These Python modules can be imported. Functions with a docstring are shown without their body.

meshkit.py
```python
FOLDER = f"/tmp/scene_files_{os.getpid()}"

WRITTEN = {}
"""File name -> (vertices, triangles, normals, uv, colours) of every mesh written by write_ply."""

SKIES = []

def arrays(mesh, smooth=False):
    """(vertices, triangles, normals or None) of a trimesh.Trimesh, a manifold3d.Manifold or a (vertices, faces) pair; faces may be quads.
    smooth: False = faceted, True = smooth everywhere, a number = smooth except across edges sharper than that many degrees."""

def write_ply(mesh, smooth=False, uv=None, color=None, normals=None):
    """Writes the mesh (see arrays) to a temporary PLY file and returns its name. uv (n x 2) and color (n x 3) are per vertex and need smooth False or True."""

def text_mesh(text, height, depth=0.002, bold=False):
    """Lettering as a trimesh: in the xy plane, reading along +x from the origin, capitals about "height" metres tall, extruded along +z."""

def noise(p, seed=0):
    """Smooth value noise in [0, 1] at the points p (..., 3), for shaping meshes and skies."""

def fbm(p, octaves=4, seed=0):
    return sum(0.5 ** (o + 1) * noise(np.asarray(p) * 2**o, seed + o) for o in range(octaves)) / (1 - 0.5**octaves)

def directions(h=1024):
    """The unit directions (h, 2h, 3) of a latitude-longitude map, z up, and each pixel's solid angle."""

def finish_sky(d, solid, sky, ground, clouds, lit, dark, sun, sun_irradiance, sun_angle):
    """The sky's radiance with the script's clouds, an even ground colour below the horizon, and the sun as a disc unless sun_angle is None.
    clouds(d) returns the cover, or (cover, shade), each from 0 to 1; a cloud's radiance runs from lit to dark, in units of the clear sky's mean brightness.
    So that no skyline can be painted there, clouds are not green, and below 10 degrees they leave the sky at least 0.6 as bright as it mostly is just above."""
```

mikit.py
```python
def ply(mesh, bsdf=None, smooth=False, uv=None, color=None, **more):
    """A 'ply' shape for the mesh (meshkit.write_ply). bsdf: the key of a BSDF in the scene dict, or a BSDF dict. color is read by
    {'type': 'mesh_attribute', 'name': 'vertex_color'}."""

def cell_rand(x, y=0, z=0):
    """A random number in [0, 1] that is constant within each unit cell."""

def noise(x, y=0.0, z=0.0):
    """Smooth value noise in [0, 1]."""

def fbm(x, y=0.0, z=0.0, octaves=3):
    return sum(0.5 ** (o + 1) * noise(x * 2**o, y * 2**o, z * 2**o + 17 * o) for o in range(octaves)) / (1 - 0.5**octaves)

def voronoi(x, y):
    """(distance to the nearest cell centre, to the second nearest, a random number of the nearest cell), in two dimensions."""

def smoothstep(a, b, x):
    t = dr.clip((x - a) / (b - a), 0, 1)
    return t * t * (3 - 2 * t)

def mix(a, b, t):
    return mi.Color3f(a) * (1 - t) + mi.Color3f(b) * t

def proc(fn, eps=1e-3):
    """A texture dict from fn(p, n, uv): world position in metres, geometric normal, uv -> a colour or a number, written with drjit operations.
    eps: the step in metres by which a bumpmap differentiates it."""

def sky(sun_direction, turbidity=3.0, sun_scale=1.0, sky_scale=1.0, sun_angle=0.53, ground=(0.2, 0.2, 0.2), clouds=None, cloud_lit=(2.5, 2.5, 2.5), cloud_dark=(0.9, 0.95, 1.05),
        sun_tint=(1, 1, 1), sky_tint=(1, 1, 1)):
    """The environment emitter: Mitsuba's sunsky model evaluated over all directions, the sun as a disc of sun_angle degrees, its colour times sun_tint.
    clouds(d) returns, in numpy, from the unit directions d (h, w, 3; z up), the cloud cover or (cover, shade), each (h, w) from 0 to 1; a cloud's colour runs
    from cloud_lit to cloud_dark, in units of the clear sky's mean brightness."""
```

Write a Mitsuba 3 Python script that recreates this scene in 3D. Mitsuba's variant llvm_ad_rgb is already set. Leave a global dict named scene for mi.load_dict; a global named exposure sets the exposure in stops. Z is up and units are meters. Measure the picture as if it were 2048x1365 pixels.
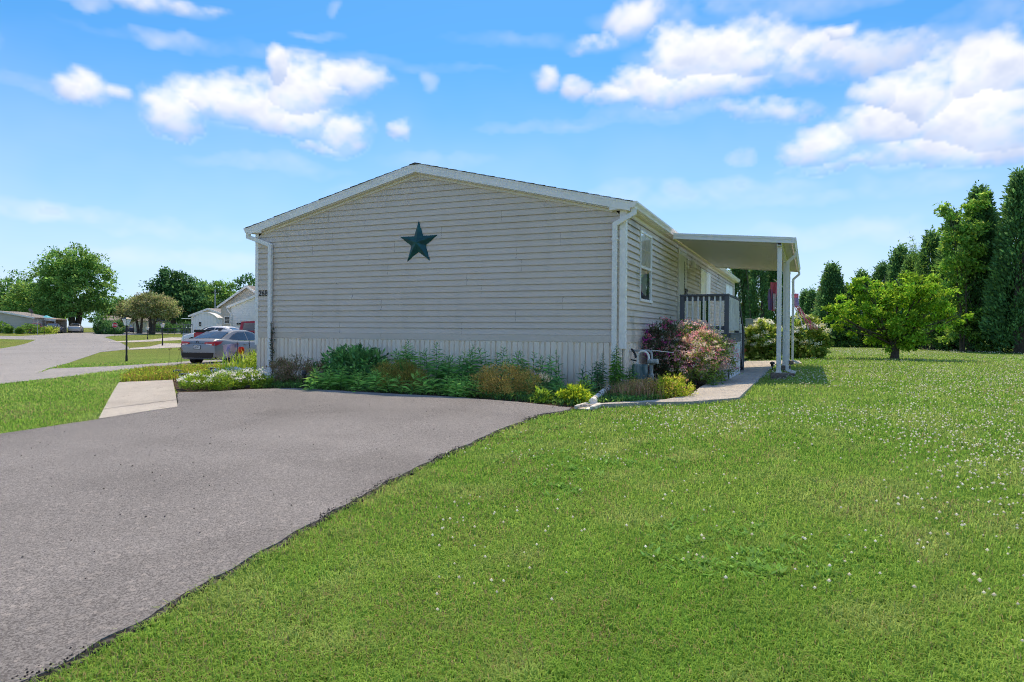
import math, zlib
import numpy as np, trimesh, drjit as dr, mitsuba as mi, manifold3d as m3
import shapely
from shapely.geometry import Polygon, LineString, Point, box as sbox
import mikit, meshkit
from mikit import noise, fbm, voronoi, smoothstep, mix, proc, cell_rand

T = mi.ScalarTransform4f
scene, labels = {}, {}

# ------------------------------------------------------------------ camera, sky, exposure
# x runs along the gable wall to the right, y back along the side wall, origin at the gable's right corner
YAW, PITCH, ROLL = -.4085, -.0042, .0073
EYE = np.array([2.89, -11.474, 1.04])
FWD = np.array([math.sin(YAW) * math.cos(PITCH), math.cos(YAW) * math.cos(PITCH), math.sin(PITCH)])
RIGHT = np.array([math.cos(YAW), -math.sin(YAW), 0])
UP = np.cross(RIGHT, FWD) * math.cos(ROLL) - RIGHT * math.sin(ROLL)
scene['camera'] = {'type': 'perspective', 'fov': 2 * math.degrees(math.atan(1024 / 1373.7)), 'fov_axis': 'x', 'near_clip': .05, 'far_clip': 3000.0,
                   'principal_point_offset_y': .0108, 'to_world': T().look_at(origin=EYE.tolist(), target=(EYE + FWD).tolist(), up=UP.tolist())}
exposure = 2.56
SUN = np.array([-.21, .53, 1.0]); SUN /= np.linalg.norm(SUN)

# cloud banks by compass direction: (degrees right of the view heading, degrees up, half width, half height, density)
BANKS = [(-26.8,16.2,2.8,2.1,1.00),(-24.4,17.2,2.4,1.6,1.00),(-21.6,17.0,4.3,2.1,1.00),(-19.2,19.8,1.3,1.3,1.00),(-16.8,18.5,3.8,2.1,1.00),(-13.3,19.1,3.2,1.2,0.95),(-18.7,16.5,7.1,1.6,0.80),(-13.7,15.7,3.0,1.4,0.80),(-15.6,14.7,2.3,0.7,0.50),(-8.8,15.7,1.0,0.8,0.70),(-33.6,16.6,1.2,1.1,0.90),(-32.2,17.1,1.5,1.3,0.95),(-30.5,17.1,1.2,0.8,0.70),(-26.5,20.5,2.3,0.6,0.45),(-15.6,22.2,2.3,0.4,0.30),(-7.0,19.5,0.9,0.7,0.40),(-14.6,24.4,0.7,0.5,0.35),(-28.4,22.7,6.1,0.7,0.70),(-32.5,21.8,2.1,0.4,0.40),(-17.2,20.4,15.7,0.5,0.18),(-35.6,16.0,2.2,0.6,0.20),(2.8,20.0,1.3,1.0,0.85),(5.2,19.4,1.2,0.9,0.70),(10.0,24.2,2.5,1.4,0.95),(6.9,22.8,3.3,0.9,0.55),(15.3,24.4,8.5,1.0,0.40),(13.7,21.4,4.3,2.1,1.00),(18.4,21.3,6.0,2.1,1.00),(11.0,19.4,3.6,1.8,1.00),(15.3,19.5,6.6,1.8,0.85),(23.5,20.4,4.2,1.7,0.75),(27.5,19.9,3.6,1.8,0.60),(25.5,21.5,1.5,0.7,0.95),(8.1,18.8,2.5,1.0,0.80),(20.4,16.8,4.2,1.0,0.65),(27.9,17.2,2.0,1.3,0.90),(30.7,16.7,3.7,2.8,1.00),(34.3,17.3,2.3,2.2,1.00),(36.5,17.5,2.2,2.4,1.00),(34.3,14.8,4.8,3.2,1.00),(28.2,14.8,4.2,2.0,1.00),(24.2,14.0,3.1,1.6,0.90),(32.5,12.7,7.1,1.3,0.70),(26.9,12.3,5.3,0.6,0.50),(18.4,13.7,1.3,0.7,0.40),(14.5,11.1,10.1,1.0,0.28),(21.3,10.2,5.8,0.7,0.20),(3.2,16.6,6.2,0.5,0.20),(30.7,10.4,3.7,0.8,0.20),(-33.6,7.9,4.9,0.8,0.35),(-26.8,7.3,5.6,0.7,0.20),(-10.9,11.1,4.8,0.5,0.18),(-25.1,5.2,8.9,0.7,0.20),(34.3,21.3,3.1,0.5,0.15),(11.4,16.8,4.8,0.5,0.15),
         (22,24,9,1.2,.3),(30,19.6,6,1.4,.36),(12,17.2,7,.8,.25),(3,10,9,1.0,.22),(27,7.5,8,.9,.24),(-6,13.5,5,.7,.16),(36,21,3,1.4,.3),(0,23,5,.7,.16),(-20,12.8,6,.7,.2),
         (42,16,5,3,.9),(48,19,6,2.5,1),(-44,18,6,2.4,1),(-52,14,5,2,.8),(-3,31,7,2.4,.9),(14,30,6,2.6,1),(-22,33,8,3,1),(30,34,8,3,.9)]


def clouds(d):
    az = np.degrees(np.arctan2(d @ RIGHT, d[..., 0] * math.sin(YAW) + d[..., 1] * math.cos(YAW)))
    el = np.degrees(np.arcsin(np.clip(d[..., 2], -1, 1)))
    w1, w2 = meshkit.fbm(d * 15.0, 4, 31) - .5, meshkit.fbm(d * 17.0 + 5, 4, 37) - .5
    az, el = az + 4.2 * w1, el + 2.6 * w2
    n1 = meshkit.fbm(d * 30.0, 5, 3)
    n2 = meshkit.fbm(d * np.array([75., 75., 95.]), 5, 8)
    big = meshkit.fbm(d * np.array([5., 5., 11.]), 4, 21)
    dens = np.clip((big + .25 * (n1 - .5) - .50) * 4, 0, 1) * np.clip((el - 27) / 8 + np.clip((np.abs(az) - 48) / 8, 0, 1) * np.clip(el / 8, 0, 1), 0, 1)  # unseen clouds beyond the banks, thickened to lift fill on the shaded gable
    low = np.zeros(el.shape)
    wisp = np.zeros(el.shape)
    for a, e, ra, re, s in BANKS:
        m = (np.abs(az - a) < 1.7 * ra + 1) & (np.abs(el - e) < 1.7 * re + 1)
        if not m.any():
            continue
        dx, dy = (az[m] - a) / (ra * 1.12), (el[m] - e) / (re * 1.15)
        q = np.clip(1 - (dx * dx + dy * dy), 0, 1)
        if s < .5:
            wisp[m] = np.maximum(wisp[m], s * q ** .8)
        else:
            o = dens[m]
            dens[m] = np.maximum(o, np.minimum(1, s * q * 1.1) + .25 * np.minimum(o, q))
            low[m] = np.where(s * q > o, np.clip(.30 - .62 * dy, 0, 1), low[m])
    d_ = dens + (1.35 * (n1 - .5) + 1.0 * (n2 - .5)) * np.clip(dens * 5, 0, 1) * np.clip(1.35 - dens * .5, 0, 1)
    cover = np.clip((d_ - .04) / .98, 0, 1)
    cover = .94 * (cover * cover * (3 - 2 * cover)) * .35 + .94 * cover * .65
    # thin veils and the soft lower fringes of the banks
    dc = np.clip(dens * 1.25, 0, 1)
    soft = dc * dc * (3 - 2 * dc) * .46 * np.clip(.25 + low * 1.1 + .8 * (n1 - .5), 0, 1)
    cover = np.maximum(cover * (1 - .28 * np.clip(low - .3, 0, 1)), soft)
    shade = np.clip(low * .95 + 1.3 * (n1 - .5) + .6 * (n2 - .5) + .22 - .35 * (cover - .5), 0, 1)
    wv = wisp * np.clip(.55 + 1.9 * (n1 - .42) + .8 * (n2 - .5), 0, 1.2)
    shade = np.where(wv > cover, .45, shade)
    cover = 1 - (1 - cover) * (1 - np.clip(wv, 0, .8))
    veil = .68 * np.clip(1 - (el - 4.2 * 0) / 21, 0, 1) ** 1.25 * (.85 + .5 * (big - .3))
    shade = np.where(veil > cover, .25, shade)
    cover = 1 - (1 - cover) * (1 - veil)
    return np.clip(cover, 0, .97), np.clip(shade, 0, 1)


scene['sky'] = mikit.sky(SUN.tolist(), turbidity=3.0, clouds=clouds, cloud_lit=(3.05, 2.95, 2.85), cloud_dark=(1.65, 1.85, 2.4), sky_tint=(.39, .87, 1.15), sky_scale=.74, sun_scale=.56, sun_tint=(1.02, .98, .88))


# ------------------------------------------------------------------ helpers
def rg(name):
    return np.random.default_rng(zlib.crc32(str(name).encode()))


def uniq(key):
    if key not in scene and key not in taken:
        taken.add(key)
        return key
    i = 1
    while f'{key}_{i:03d}' in scene or f'{key}_{i:03d}' in taken:
        i += 1
    taken.add(f'{key}_{i:03d}')
    return f'{key}_{i:03d}'


taken = set()


def thing(name, label, cat, group=None):
    k = uniq(name)
    labels[k] = {'label': label, 'category': cat}
    if group:
        labels[k]['group'] = group
    return k


def part(parent, name, mesh, mat, smooth=False, label=None, kind=None, to=None, **kw):
    k = uniq(f'{parent}__{name}')
    scene[k] = mesh if isinstance(mesh, dict) else mikit.ply(mesh, 'mat_' + mat, smooth=smooth, **kw)
    if to is not None:
        scene[k] = {**scene[k], 'to_world': to}
    if label or kind:
        labels[k] = {a: b for a, b in (('label', label), ('kind', kind)) if b}
    return k


def solo(name, label, cat, mesh, mat, smooth=False, group=None, kind=None, to=None, **kw):
    k = thing(name, label, cat, group)
    scene[k] = mikit.ply(mesh, 'mat_' + mat, smooth=smooth, **kw)
    if to is not None:
        scene[k]['to_world'] = to
    if kind:
        labels[k]['kind'] = kind
    return k


def struct(name, label, mesh, mat, smooth=False, **kw):
    scene[name] = mikit.ply(mesh, 'mat_' + mat, smooth=smooth, **kw)
    taken.add(name)
    labels[name] = {'label': label, 'category': name.replace('_', ' '), 'kind': 'structure'}
    return name


def cat_(*ms):
    return trimesh.util.concatenate([trimesh.Trimesh(*m, process=False) if isinstance(m, tuple) else m for m in ms])


def box(x0, x1, y0, y1, z0, z1, b=0.0):
    if not b:
        m = trimesh.creation.box(extents=(x1 - x0, y1 - y0, z1 - z0))
        m.apply_translation(((x0 + x1) / 2, (y0 + y1) / 2, (z0 + z1) / 2))
        return m
    pts = []
    for sx in (0, 1):
        for sy in (0, 1):
            for sz in (0, 1):
                p = np.array([(x0, x1)[sx], (y0, y1)[sy], (z0, z1)[sz]], float)
                q = np.array([b if not s else -b for s in (sx, sy, sz)])
                for k in range(3):
                    v = p + q
                    v[k] = p[k]
                    pts.append(v)
    return trimesh.convex.convex_hull(np.array(pts))


def hull(pts):
    return trimesh.convex.convex_hull(np.asarray(pts, float))


def tube(P, R, n=6, cap=True):
    P = np.asarray(P, float)
    R = np.broadcast_to(np.asarray(R, float), (len(P),))
    t = np.gradient(P, axis=0)
    t /= np.linalg.norm(t, axis=1, keepdims=True) + 1e-12
    a = np.where(np.abs(t[:, 2:3]) < .9, [[0, 0, 1.]], [[1., 0, 0]])
    u = np.cross(t, a)
    u /= np.linalg.norm(u, axis=1, keepdims=True) + 1e-12
    for i in range(1, len(P)):
        if u[i] @ u[i - 1] < 0.3:
            w = u[i - 1] - t[i] * (u[i - 1] @ t[i])
            u[i] = w / (np.linalg.norm(w) + 1e-12)
    w = np.cross(t, u)
    th = np.arange(n) * 2 * np.pi / n
    V = P[:, None] + R[:, None, None] * (np.cos(th)[None, :, None] * u[:, None] + np.sin(th)[None, :, None] * w[:, None])
    V = V.reshape(-1, 3)
    F = []
    for i in range(len(P) - 1):
        for j in range(n):
            a_, b_ = i * n + j, i * n + (j + 1) % n
            F += [(a_, b_, b_ + n), (a_, b_ + n, a_ + n)]
    if cap:
        V = np.vstack([V, P[0], P[-1]])
        k = len(V)
        for j in range(n):
            F += [(k - 2, (j + 1) % n, j), (k - 1, (len(P) - 1) * n + j, (len(P) - 1) * n + (j + 1) % n)]
    return trimesh.Trimesh(V, np.array(F), process=False)


def squaretube(P, w, h):
    """A rectangular pipe (downspout) through points: hulls of thin slabs at each point."""
    P = np.asarray(P, float)
    out = []
    for a, b in zip(P[:-1], P[1:]):
        pts = []
        for q in (a, b):
            for sx in (-1, 1):
                for sy in (-1, 1):
                    pts += [q + np.array([sx * w / 2, sy * h / 2, 0])]
        t = (b - a) / np.linalg.norm(b - a)
        if abs(t[2]) < .9:  # sloped run: thickness upright
            pts = []
            for q in (a, b):
                for sx in (-1, 1):
                    for sy in (-1, 1):
                        pts += [q + np.array([-t[2], 0, t[0]]) * sx * w / 2 + np.array([0, sy * h / 2, 0])]
        out.append(hull(pts))
    for q in P[1:-1]:
        s = trimesh.creation.cylinder(radius=w / 2 * 1.02, height=h * 1.01, sections=16)
        s.apply_transform(trimesh.transformations.rotation_matrix(math.pi / 2, [1, 0, 0]))
        s.apply_translation(q)
        out.append(s)
    return cat_(*out)


def lathe(prof, n=16):
    return trimesh.creation.revolve(np.asarray(prof, float), sections=n)


def at(m, x, y, z, rz=0.0, s=1.0):
    m = m.copy()
    M = trimesh.transformations.rotation_matrix(rz, [0, 0, 1])
    M[:3, :3] *= s
    M[:3, 3] = (x, y, z)
    m.apply_transform(M)
    return m


def spl(t, k):
    return np.logaddexp(0, np.asarray(t, float) / k) * k


def ground_z(X, Y):
    X = np.asarray(X, float)
    Y = np.asarray(Y, float)
    s = -.034 * (spl(-(Y + 2), .8) - spl(-(Y + 14), 2))
    w = -.044 * (spl(-(X + 9), 2) - spl(-(X + 21), 3)) + .018 * (spl(-(X + 60), 6) - spl(-(X + 100), 6))
    return s + w + .06 * (1 + np.tanh((X - 1.9) / .7))


def gz(x, y):
    return float(ground_z(x, y))


def sheet(poly, off, step, thick=.08):
    """A sheet over the polygon, draped on the ground, its rim turned down."""
    out = []
    for g in getattr(poly, 'geoms', [poly]):
        v, f = trimesh.creation.triangulate_polygon(g, engine='earcut')
        v3 = np.c_[v, np.zeros(len(v))]
        v3, f = trimesh.remesh.subdivide_to_size(v3, f, step, max_iter=14)
        v3[:, 2] = ground_z(v3[:, 0], v3[:, 1]) + off
        m = trimesh.Trimesh(v3, f, process=True)
        if m.face_normals[:, 2].mean() < 0:
            m.invert()
        out.append(m)
        for ring in [g.exterior, *g.interiors]:
            c = np.asarray(ring.segmentize(step).coords)
            top = np.c_[c, ground_z(c[:, 0], c[:, 1]) + off]
            bot = top - [0, 0, thick]
            n = len(c)
            i = np.arange(n - 1)
            out.append(trimesh.Trimesh(np.vstack([top, bot]), np.vstack([np.c_[i, i + n, i + 1], np.c_[i + 1, i + n, i + n + 1]]), process=False))
    return cat_(*out)


def rough(pts, step, amp, seed, freq=3.0, closed=True):
    """The polygon with its edge broken up a little."""
    c = np.asarray(Polygon(pts).exterior.segmentize(step).coords)[:-1]
    n = meshkit.fbm(np.c_[c * freq, np.zeros(len(c))], 3, seed) - .5
    m = meshkit.fbm(np.c_[c * freq, np.ones(len(c)) * 9], 3, seed + 5) - .5
    return Polygon(c + np.c_[n, m] * 2 * amp).buffer(0)


# ------------------------------------------------------------------ materials
def mat(name, col, rough_=.6, **kw):
    c = {'type': 'rgb', 'value': list(col)} if isinstance(col, (tuple, list)) else proc(col)
    d = {'type': 'principled', 'base_color': c, 'roughness': rough_, 'specular': kw.pop('specular', .4)}
    bump = kw.pop('bump', None)
    d.update(kw)
    if bump:
        d = {'type': 'bumpmap', 'arbitrary': proc(bump[0], eps=bump[2] if len(bump) > 2 else 1e-3), 'scale': bump[1], 'bsdf': d}
    scene['mat_' + name] = {'type': 'twosided', 'bsdf': d}
    return name


def C3(r, g, b):
    return mi.Color3f(r, g, b)


def siding_col(p, n, uv):
    streak = fbm(p.x * 5.0 + p.y * 5.0, p.z * .7, 3.0, 3)
    blot = fbm(p.x * 1.3, p.y * 1.3, p.z * 1.3, 3)
    c = mix((.635, .535, .45), (.60, .508, .425), smoothstep(.3, .8, streak))
    c = mix(c, (.64, .545, .465), smoothstep(.4, .7, blot))
    dirt = smoothstep(.55, .8, fbm(p.x * 2 + p.y * 1.7, p.z * 2.4, 9.0, 3)) * smoothstep(-.3, .1, p.x)
    return mix(c, (.27, .26, .22), dirt * .55)


def trim_col(p, n, uv):
    k = smoothstep(.5, .8, fbm(p.x * 3, p.y * 3, p.z * 6, 3))
    return mix((.83, .79, .75), (.74, .70, .65), k * .7)


def skirt_col(p, n, uv):
    s = fbm(p.x * 8, p.y * 8, p.z * .9, 3)
    low = smoothstep(.45, .0, p.z) * smoothstep(.4, .7, fbm(p.x * 3, p.y * 3, p.z * 3, 3))
    c = mix((.86, .73, .60), (.80, .675, .555), smoothstep(.3, .75, s))
    return mix(c, (.36, .34, .28), low * .6)


def asphalt_col(p, n, uv):
    a, b, r = voronoi(p.x * 95, p.y * 95)
    a2, b2, r2 = voronoi(p.x * 38 + 4, p.y * 38)
    pores = smoothstep(.50, .68, noise(p.x * 150, p.y * 150, 2.0))
    big = fbm(p.x * .6, p.y * .6, 1.0, 4)
    lines = fbm(p.x * .35, p.y * 2.2, 5.0, 3)
    c = mix((.160, .155, .156), (.248, .241, .241), r)
    c = mix(c, (.32, .30, .29), smoothstep(.88, .98, r2) * .5)
    c = mix(c, (.06, .057, .060), pores * .55)
    c = c * (0.80 + .42 * big) * (0.90 + .2 * lines)
    tracks = smoothstep(.35, .0, dr.abs(p.x + 1.5 + .1 * fbm(p.y * .5, 2.0))) + smoothstep(.35, .0, dr.abs(p.x + 3.2 + .1 * fbm(p.y * .5, 4.0)))
    c = c * (1 - .13 * tracks * fbm(p.x * 2, p.y * .7, 8.0, 3))
    oil = smoothstep(.60, .72, fbm(p.x * .9 + 3.0, p.y * .9, 13.0, 4))
    c = c * (1 - .14 * oil)
    va, vb, vr = voronoi(p.x * .33 + .35 * fbm(p.x * 1.5, p.y * 1.5, 1.0, 3), p.y * .33 + .35 * fbm(p.x * 1.5, p.y * 1.5, 6.0, 3))
    c = mix(c, (.035, .034, .036), smoothstep(.005, .001, vb - va) * .28 * smoothstep(.45, .6, noise(p.x * .5, p.y * .5, 21.0)))
    return c


def asphalt_h(p, n, uv):
    return noise(p.x * 150, p.y * 150, 2.0) * -1.0 + voronoi(p.x * 95, p.y * 95)[0] * -.6


def street_col(p, n, uv):
    g = noise(p.x * 14, p.y * 14, 0.0)
    big = fbm(p.x * .25, p.y * .25, 1.0, 4)
    a, b, r = voronoi(p.x * .22 + fbm(p.x, p.y) * .5, p.y * .22)
    crack = smoothstep(.02, .0, b - a) * .5
    c = mix((.20, .195, .19), (.27, .262, .255), big) * (.9 + .2 * g)
    return mix(c, (.08, .08, .08), crack)


def concrete_col(p, n, uv):
    g = noise(p.x * 60, p.y * 60, p.z * 60)
    big = fbm(p.x * 1.8, p.y * 1.8, 1.0, 4)
    c = mix((.29, .27, .24), (.42, .395, .355), big) * (.88 + .22 * g)
    brush = fbm(p.x * 4 + p.y * 9, p.x * 40 - p.y * 20, 3.0, 2)
    c = c * (.92 + .16 * brush)
    return mix(c, (.20, .17, .14), smoothstep(.68, .85, fbm(p.x * 5, p.y * 5, 11.0, 4)) * .6)


def lawn_col(p, n, uv):
    patch = fbm(p.x * .45, p.y * .45, 1.0, 4)
    f1 = fbm(p.x * 9, p.y * 9, 3.0, 3)
    f2 = noise(p.x * 45, p.y * 45, 5.0)
    f0 = fbm(p.x * 2.3, p.y * 2.3, 4.0, 3)
    c = mix((.082, .150, .022), (.140, .195, .040), smoothstep(.25, .75, patch * .5 + f1 * .5))
    c = mix(c, (.14, .155, .05), smoothstep(.52, .78, f0) * .55)
    far = smoothstep(-18., -50., p.x)
    c = mix(c, (.135, .145, .035), far * (.35 + .5 * smoothstep(.4, .7, fbm(p.x * .08, p.y * .3, 8.0, 3))))
    return c * (.55 + .85 * f2)


def mulch_col(p, n, uv):
    a, b, r = voronoi(p.x * 30, p.y * 30)
    return mix((.022, .017, .013), (.075, .052, .038), r)


def bark_col(p, n, uv):
    s = fbm(p.x * 14, p.y * 14, p.z * 3.0, 3)
    return mix((.045, .036, .028), (.16, .13, .10), s)


def shingle_col(p, n, uv):
    return mix((.045, .045, .048), (.12, .115, .11), fbm(p.x * 30, p.y * 30, p.z * 30, 2))


mat('siding', siding_col, .55)
mat('trim', trim_col, .45)
mat('skirting', skirt_col, .55)
mat('sheathing', (.03, .03, .03), .9)
mat('cream_trim', (.72, .66, .57), .5)
mat('white_paint', (.77, .745, .71), .4)
mat('asphalt', asphalt_col, .88, bump=(asphalt_h, .0022, 1.5e-3), specular=.25)
mat('asphalt_edge', lambda p, n, uv: mix((.02, .02, .021), (.095, .09, .088), smoothstep(.45, .7, noise(p.x * 60, p.y * 60, p.z * 60))), .95)  # near black: shade of the pad rim put into colour; crumbs share it
mat('street_asphalt', street_col, .9, specular=.25)
mat('concrete', concrete_col, .85, specular=.25)
mat('lawn', lawn_col, .95, specular=.1)
mat('mulch', mulch_col, .95, specular=.1)
mat('bark', bark_col, .9, specular=.1)
mat('shingle', shingle_col, .9, specular=.2)
mat('black_metal', (.016, .016, .018), .4)
mat('gray_paint', (.105, .108, .125), .55)
mat('dark_glass', (.012, .014, .018), .06, specular=.6)
mat('teal_metal', lambda p, n, uv: mix((.006, .060, .066), (.012, .105, .105), smoothstep(.3, .75, fbm(p.x * 9, p.y * 9, p.z * 9, 3))), .38, specular=.5, metallic=.25)
mat('chrome', (.7, .7, .72), .15, metallic=1.0)
mat('rubber', (.014, .014, .015), .8)
mat('gray_metal', (.33, .35, .35), .45, specular=.5)
mat('meter_grey', lambda p, n, uv: mix((.16, .19, .19), (.34, .36, .35), smoothstep(.3, .7, fbm(p.x * 14, p.y * 14, p.z * 9, 3))), .5)
mat('rust', (.20, .07, .035), .8)
scene['mat_window_glass'] = {'type': 'thindielectric', 'int_ior': 1.5}


def leafmat(name, trans=.9, rough_=.55):
    scene['mat_' + name] = {'type': 'principledthin', 'base_color': {'type': 'mesh_attribute', 'name': 'vertex_color'}, 'roughness': rough_, 'diff_trans': trans, 'eta': 1.35}


leafmat('leaf', .95)
leafmat('blade', 1.1, .6)
leafmat('petal', .9, .7)
# ------------------------------------------------------------------ setting: lawn, drives, walks, bed, street
xs = np.unique(np.r_[np.arange(-14, 16.01, .5), np.arange(-40, -14, 1.0), np.arange(16, 40, 1.0), np.arange(-140, -40, 3.0), np.arange(40, 140, 3.0), -1500, -700, -400, -250, 250, 400, 700, 1500])
ys = np.unique(np.r_[np.arange(-16, 16.01, .5), np.arange(-40, -16, 1.0), np.arange(16, 60, 1.0), np.arange(60, 240, 4.0), -300, -100, 400, 700, 1500])
gx, gy = np.meshgrid(xs, ys, indexing='ij')
idx = np.arange(gx.size).reshape(gx.shape)
quads = np.stack([idx[:-1, :-1], idx[1:, :-1], idx[1:, 1:], idx[:-1, 1:]], -1).reshape(-1, 4)
struct('lawn', 'mown green lawn spreading round the house and across the neighbourhood', (np.c_[gx.ravel(), gy.ravel(), ground_z(gx, gy).ravel()], quads), 'lawn', smooth=True)

DRIVE = [(-5.40,-30),(-5.38,-12),(-5.31,-6.75),(-5.27,-5.64),(-5.26,-4.47),(-6.83,-3.11),(-6.37,-2.87),(-6.02,-2.33),(-5.40,-1.91),(-4.14,-2.02),(-2.21,-2.08),(-0.86,-2.32),(-0.09,-2.58),(-0.02,-2.79),(-0.22,-3.25),(-0.25,-4.45),(-0.20,-5.38),(-0.18,-6.08),(-0.12,-6.91),(-0.02,-7.66),(0.09,-8.33),(0.19,-9.05),(0.26,-9.42),(0.31,-9.7),(.38,-14),(.40,-30)]
drive = rough(DRIVE, .07, .035, 4, 5.0)
struct('driveway', 'weathered grey asphalt parking pad with a crumbling edge coloured dark for its shade', sheet(drive, .034, .8, .08), 'asphalt')
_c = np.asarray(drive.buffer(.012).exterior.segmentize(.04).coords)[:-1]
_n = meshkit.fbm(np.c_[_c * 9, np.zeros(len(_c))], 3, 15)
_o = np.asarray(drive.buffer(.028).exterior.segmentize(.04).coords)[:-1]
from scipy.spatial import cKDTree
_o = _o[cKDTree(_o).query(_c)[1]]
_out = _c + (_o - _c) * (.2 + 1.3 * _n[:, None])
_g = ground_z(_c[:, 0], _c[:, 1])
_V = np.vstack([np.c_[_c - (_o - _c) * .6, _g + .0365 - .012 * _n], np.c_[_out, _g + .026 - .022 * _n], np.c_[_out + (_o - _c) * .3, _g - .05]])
_k = len(_c); _i = np.arange(_k); _j = (_i + 1) % _k
part('driveway', 'broken_shade_edge', trimesh.Trimesh(_V, np.vstack([np.c_[_i, _i + _k, _j], np.c_[_j, _i + _k, _j + _k], np.c_[_i + _k, _i + 2 * _k, _j + _k], np.c_[_j + _k, _i + 2 * _k, _j + 2 * _k]]), process=False), 'asphalt_edge', label='crumbling edge of the asphalt pad with its shade put into a dark colour')  # crumbling rim strip, coloured dark to carry the shade of the edge
WALK_L = [(-10.0,-1.82),(-9.38,-1.06),(-7.88,-2.31),(-6.83,-3.11),(-5.262,-4.47),(-5.272,-5.64)]
# the slab walk is scored across
walk = struct('front_walk', 'pale concrete walk slab running from the asphalt pad to the flower bed', sheet(Polygon([(-9.95,-1.86),(-9.35,-1.12),(-6.83,-3.16),(-5.3,-4.5),(-5.3,-5.55)]), .012, .5, .05), 'concrete')
a0, a1 = np.array([-10.0, -1.82]), np.array([-5.272, -5.64])
b0, b1 = np.array([-9.38, -1.06]), np.array([-5.262, -4.47])
cuts = [0, .83, 1]
for t0, t1 in zip(cuts[:-1], cuts[1:]):
    g_ = .004
    q = [a0 + (a1 - a0) * (t0 + g_), a0 + (a1 - a0) * (t1 - g_), b0 + (b1 - b0) * (t1 - g_), b0 + (b1 - b0) * (t0 + g_)]
    part(walk, 'slab', sheet(Polygon(q).buffer(-.004, join_style=1).buffer(.003), .034, .5, .06), 'concrete')
SIDE_WALK = Polygon([(-.02,-2.50),(.76,-1.80),(1.36,-1.60),(1.98,-1.20),(1.97,8.6),(2.0,11.3),(.95,11.3),(1.03,8.6),(1.12,1.0),(1.20,-.55),(.95,-1.35),(.3,-2.0)])
swalk = struct('side_walk', 'concrete walk along the side of the house to the porch', sheet(SIDE_WALK.buffer(-.03), .028, .5, .06), 'concrete')
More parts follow.
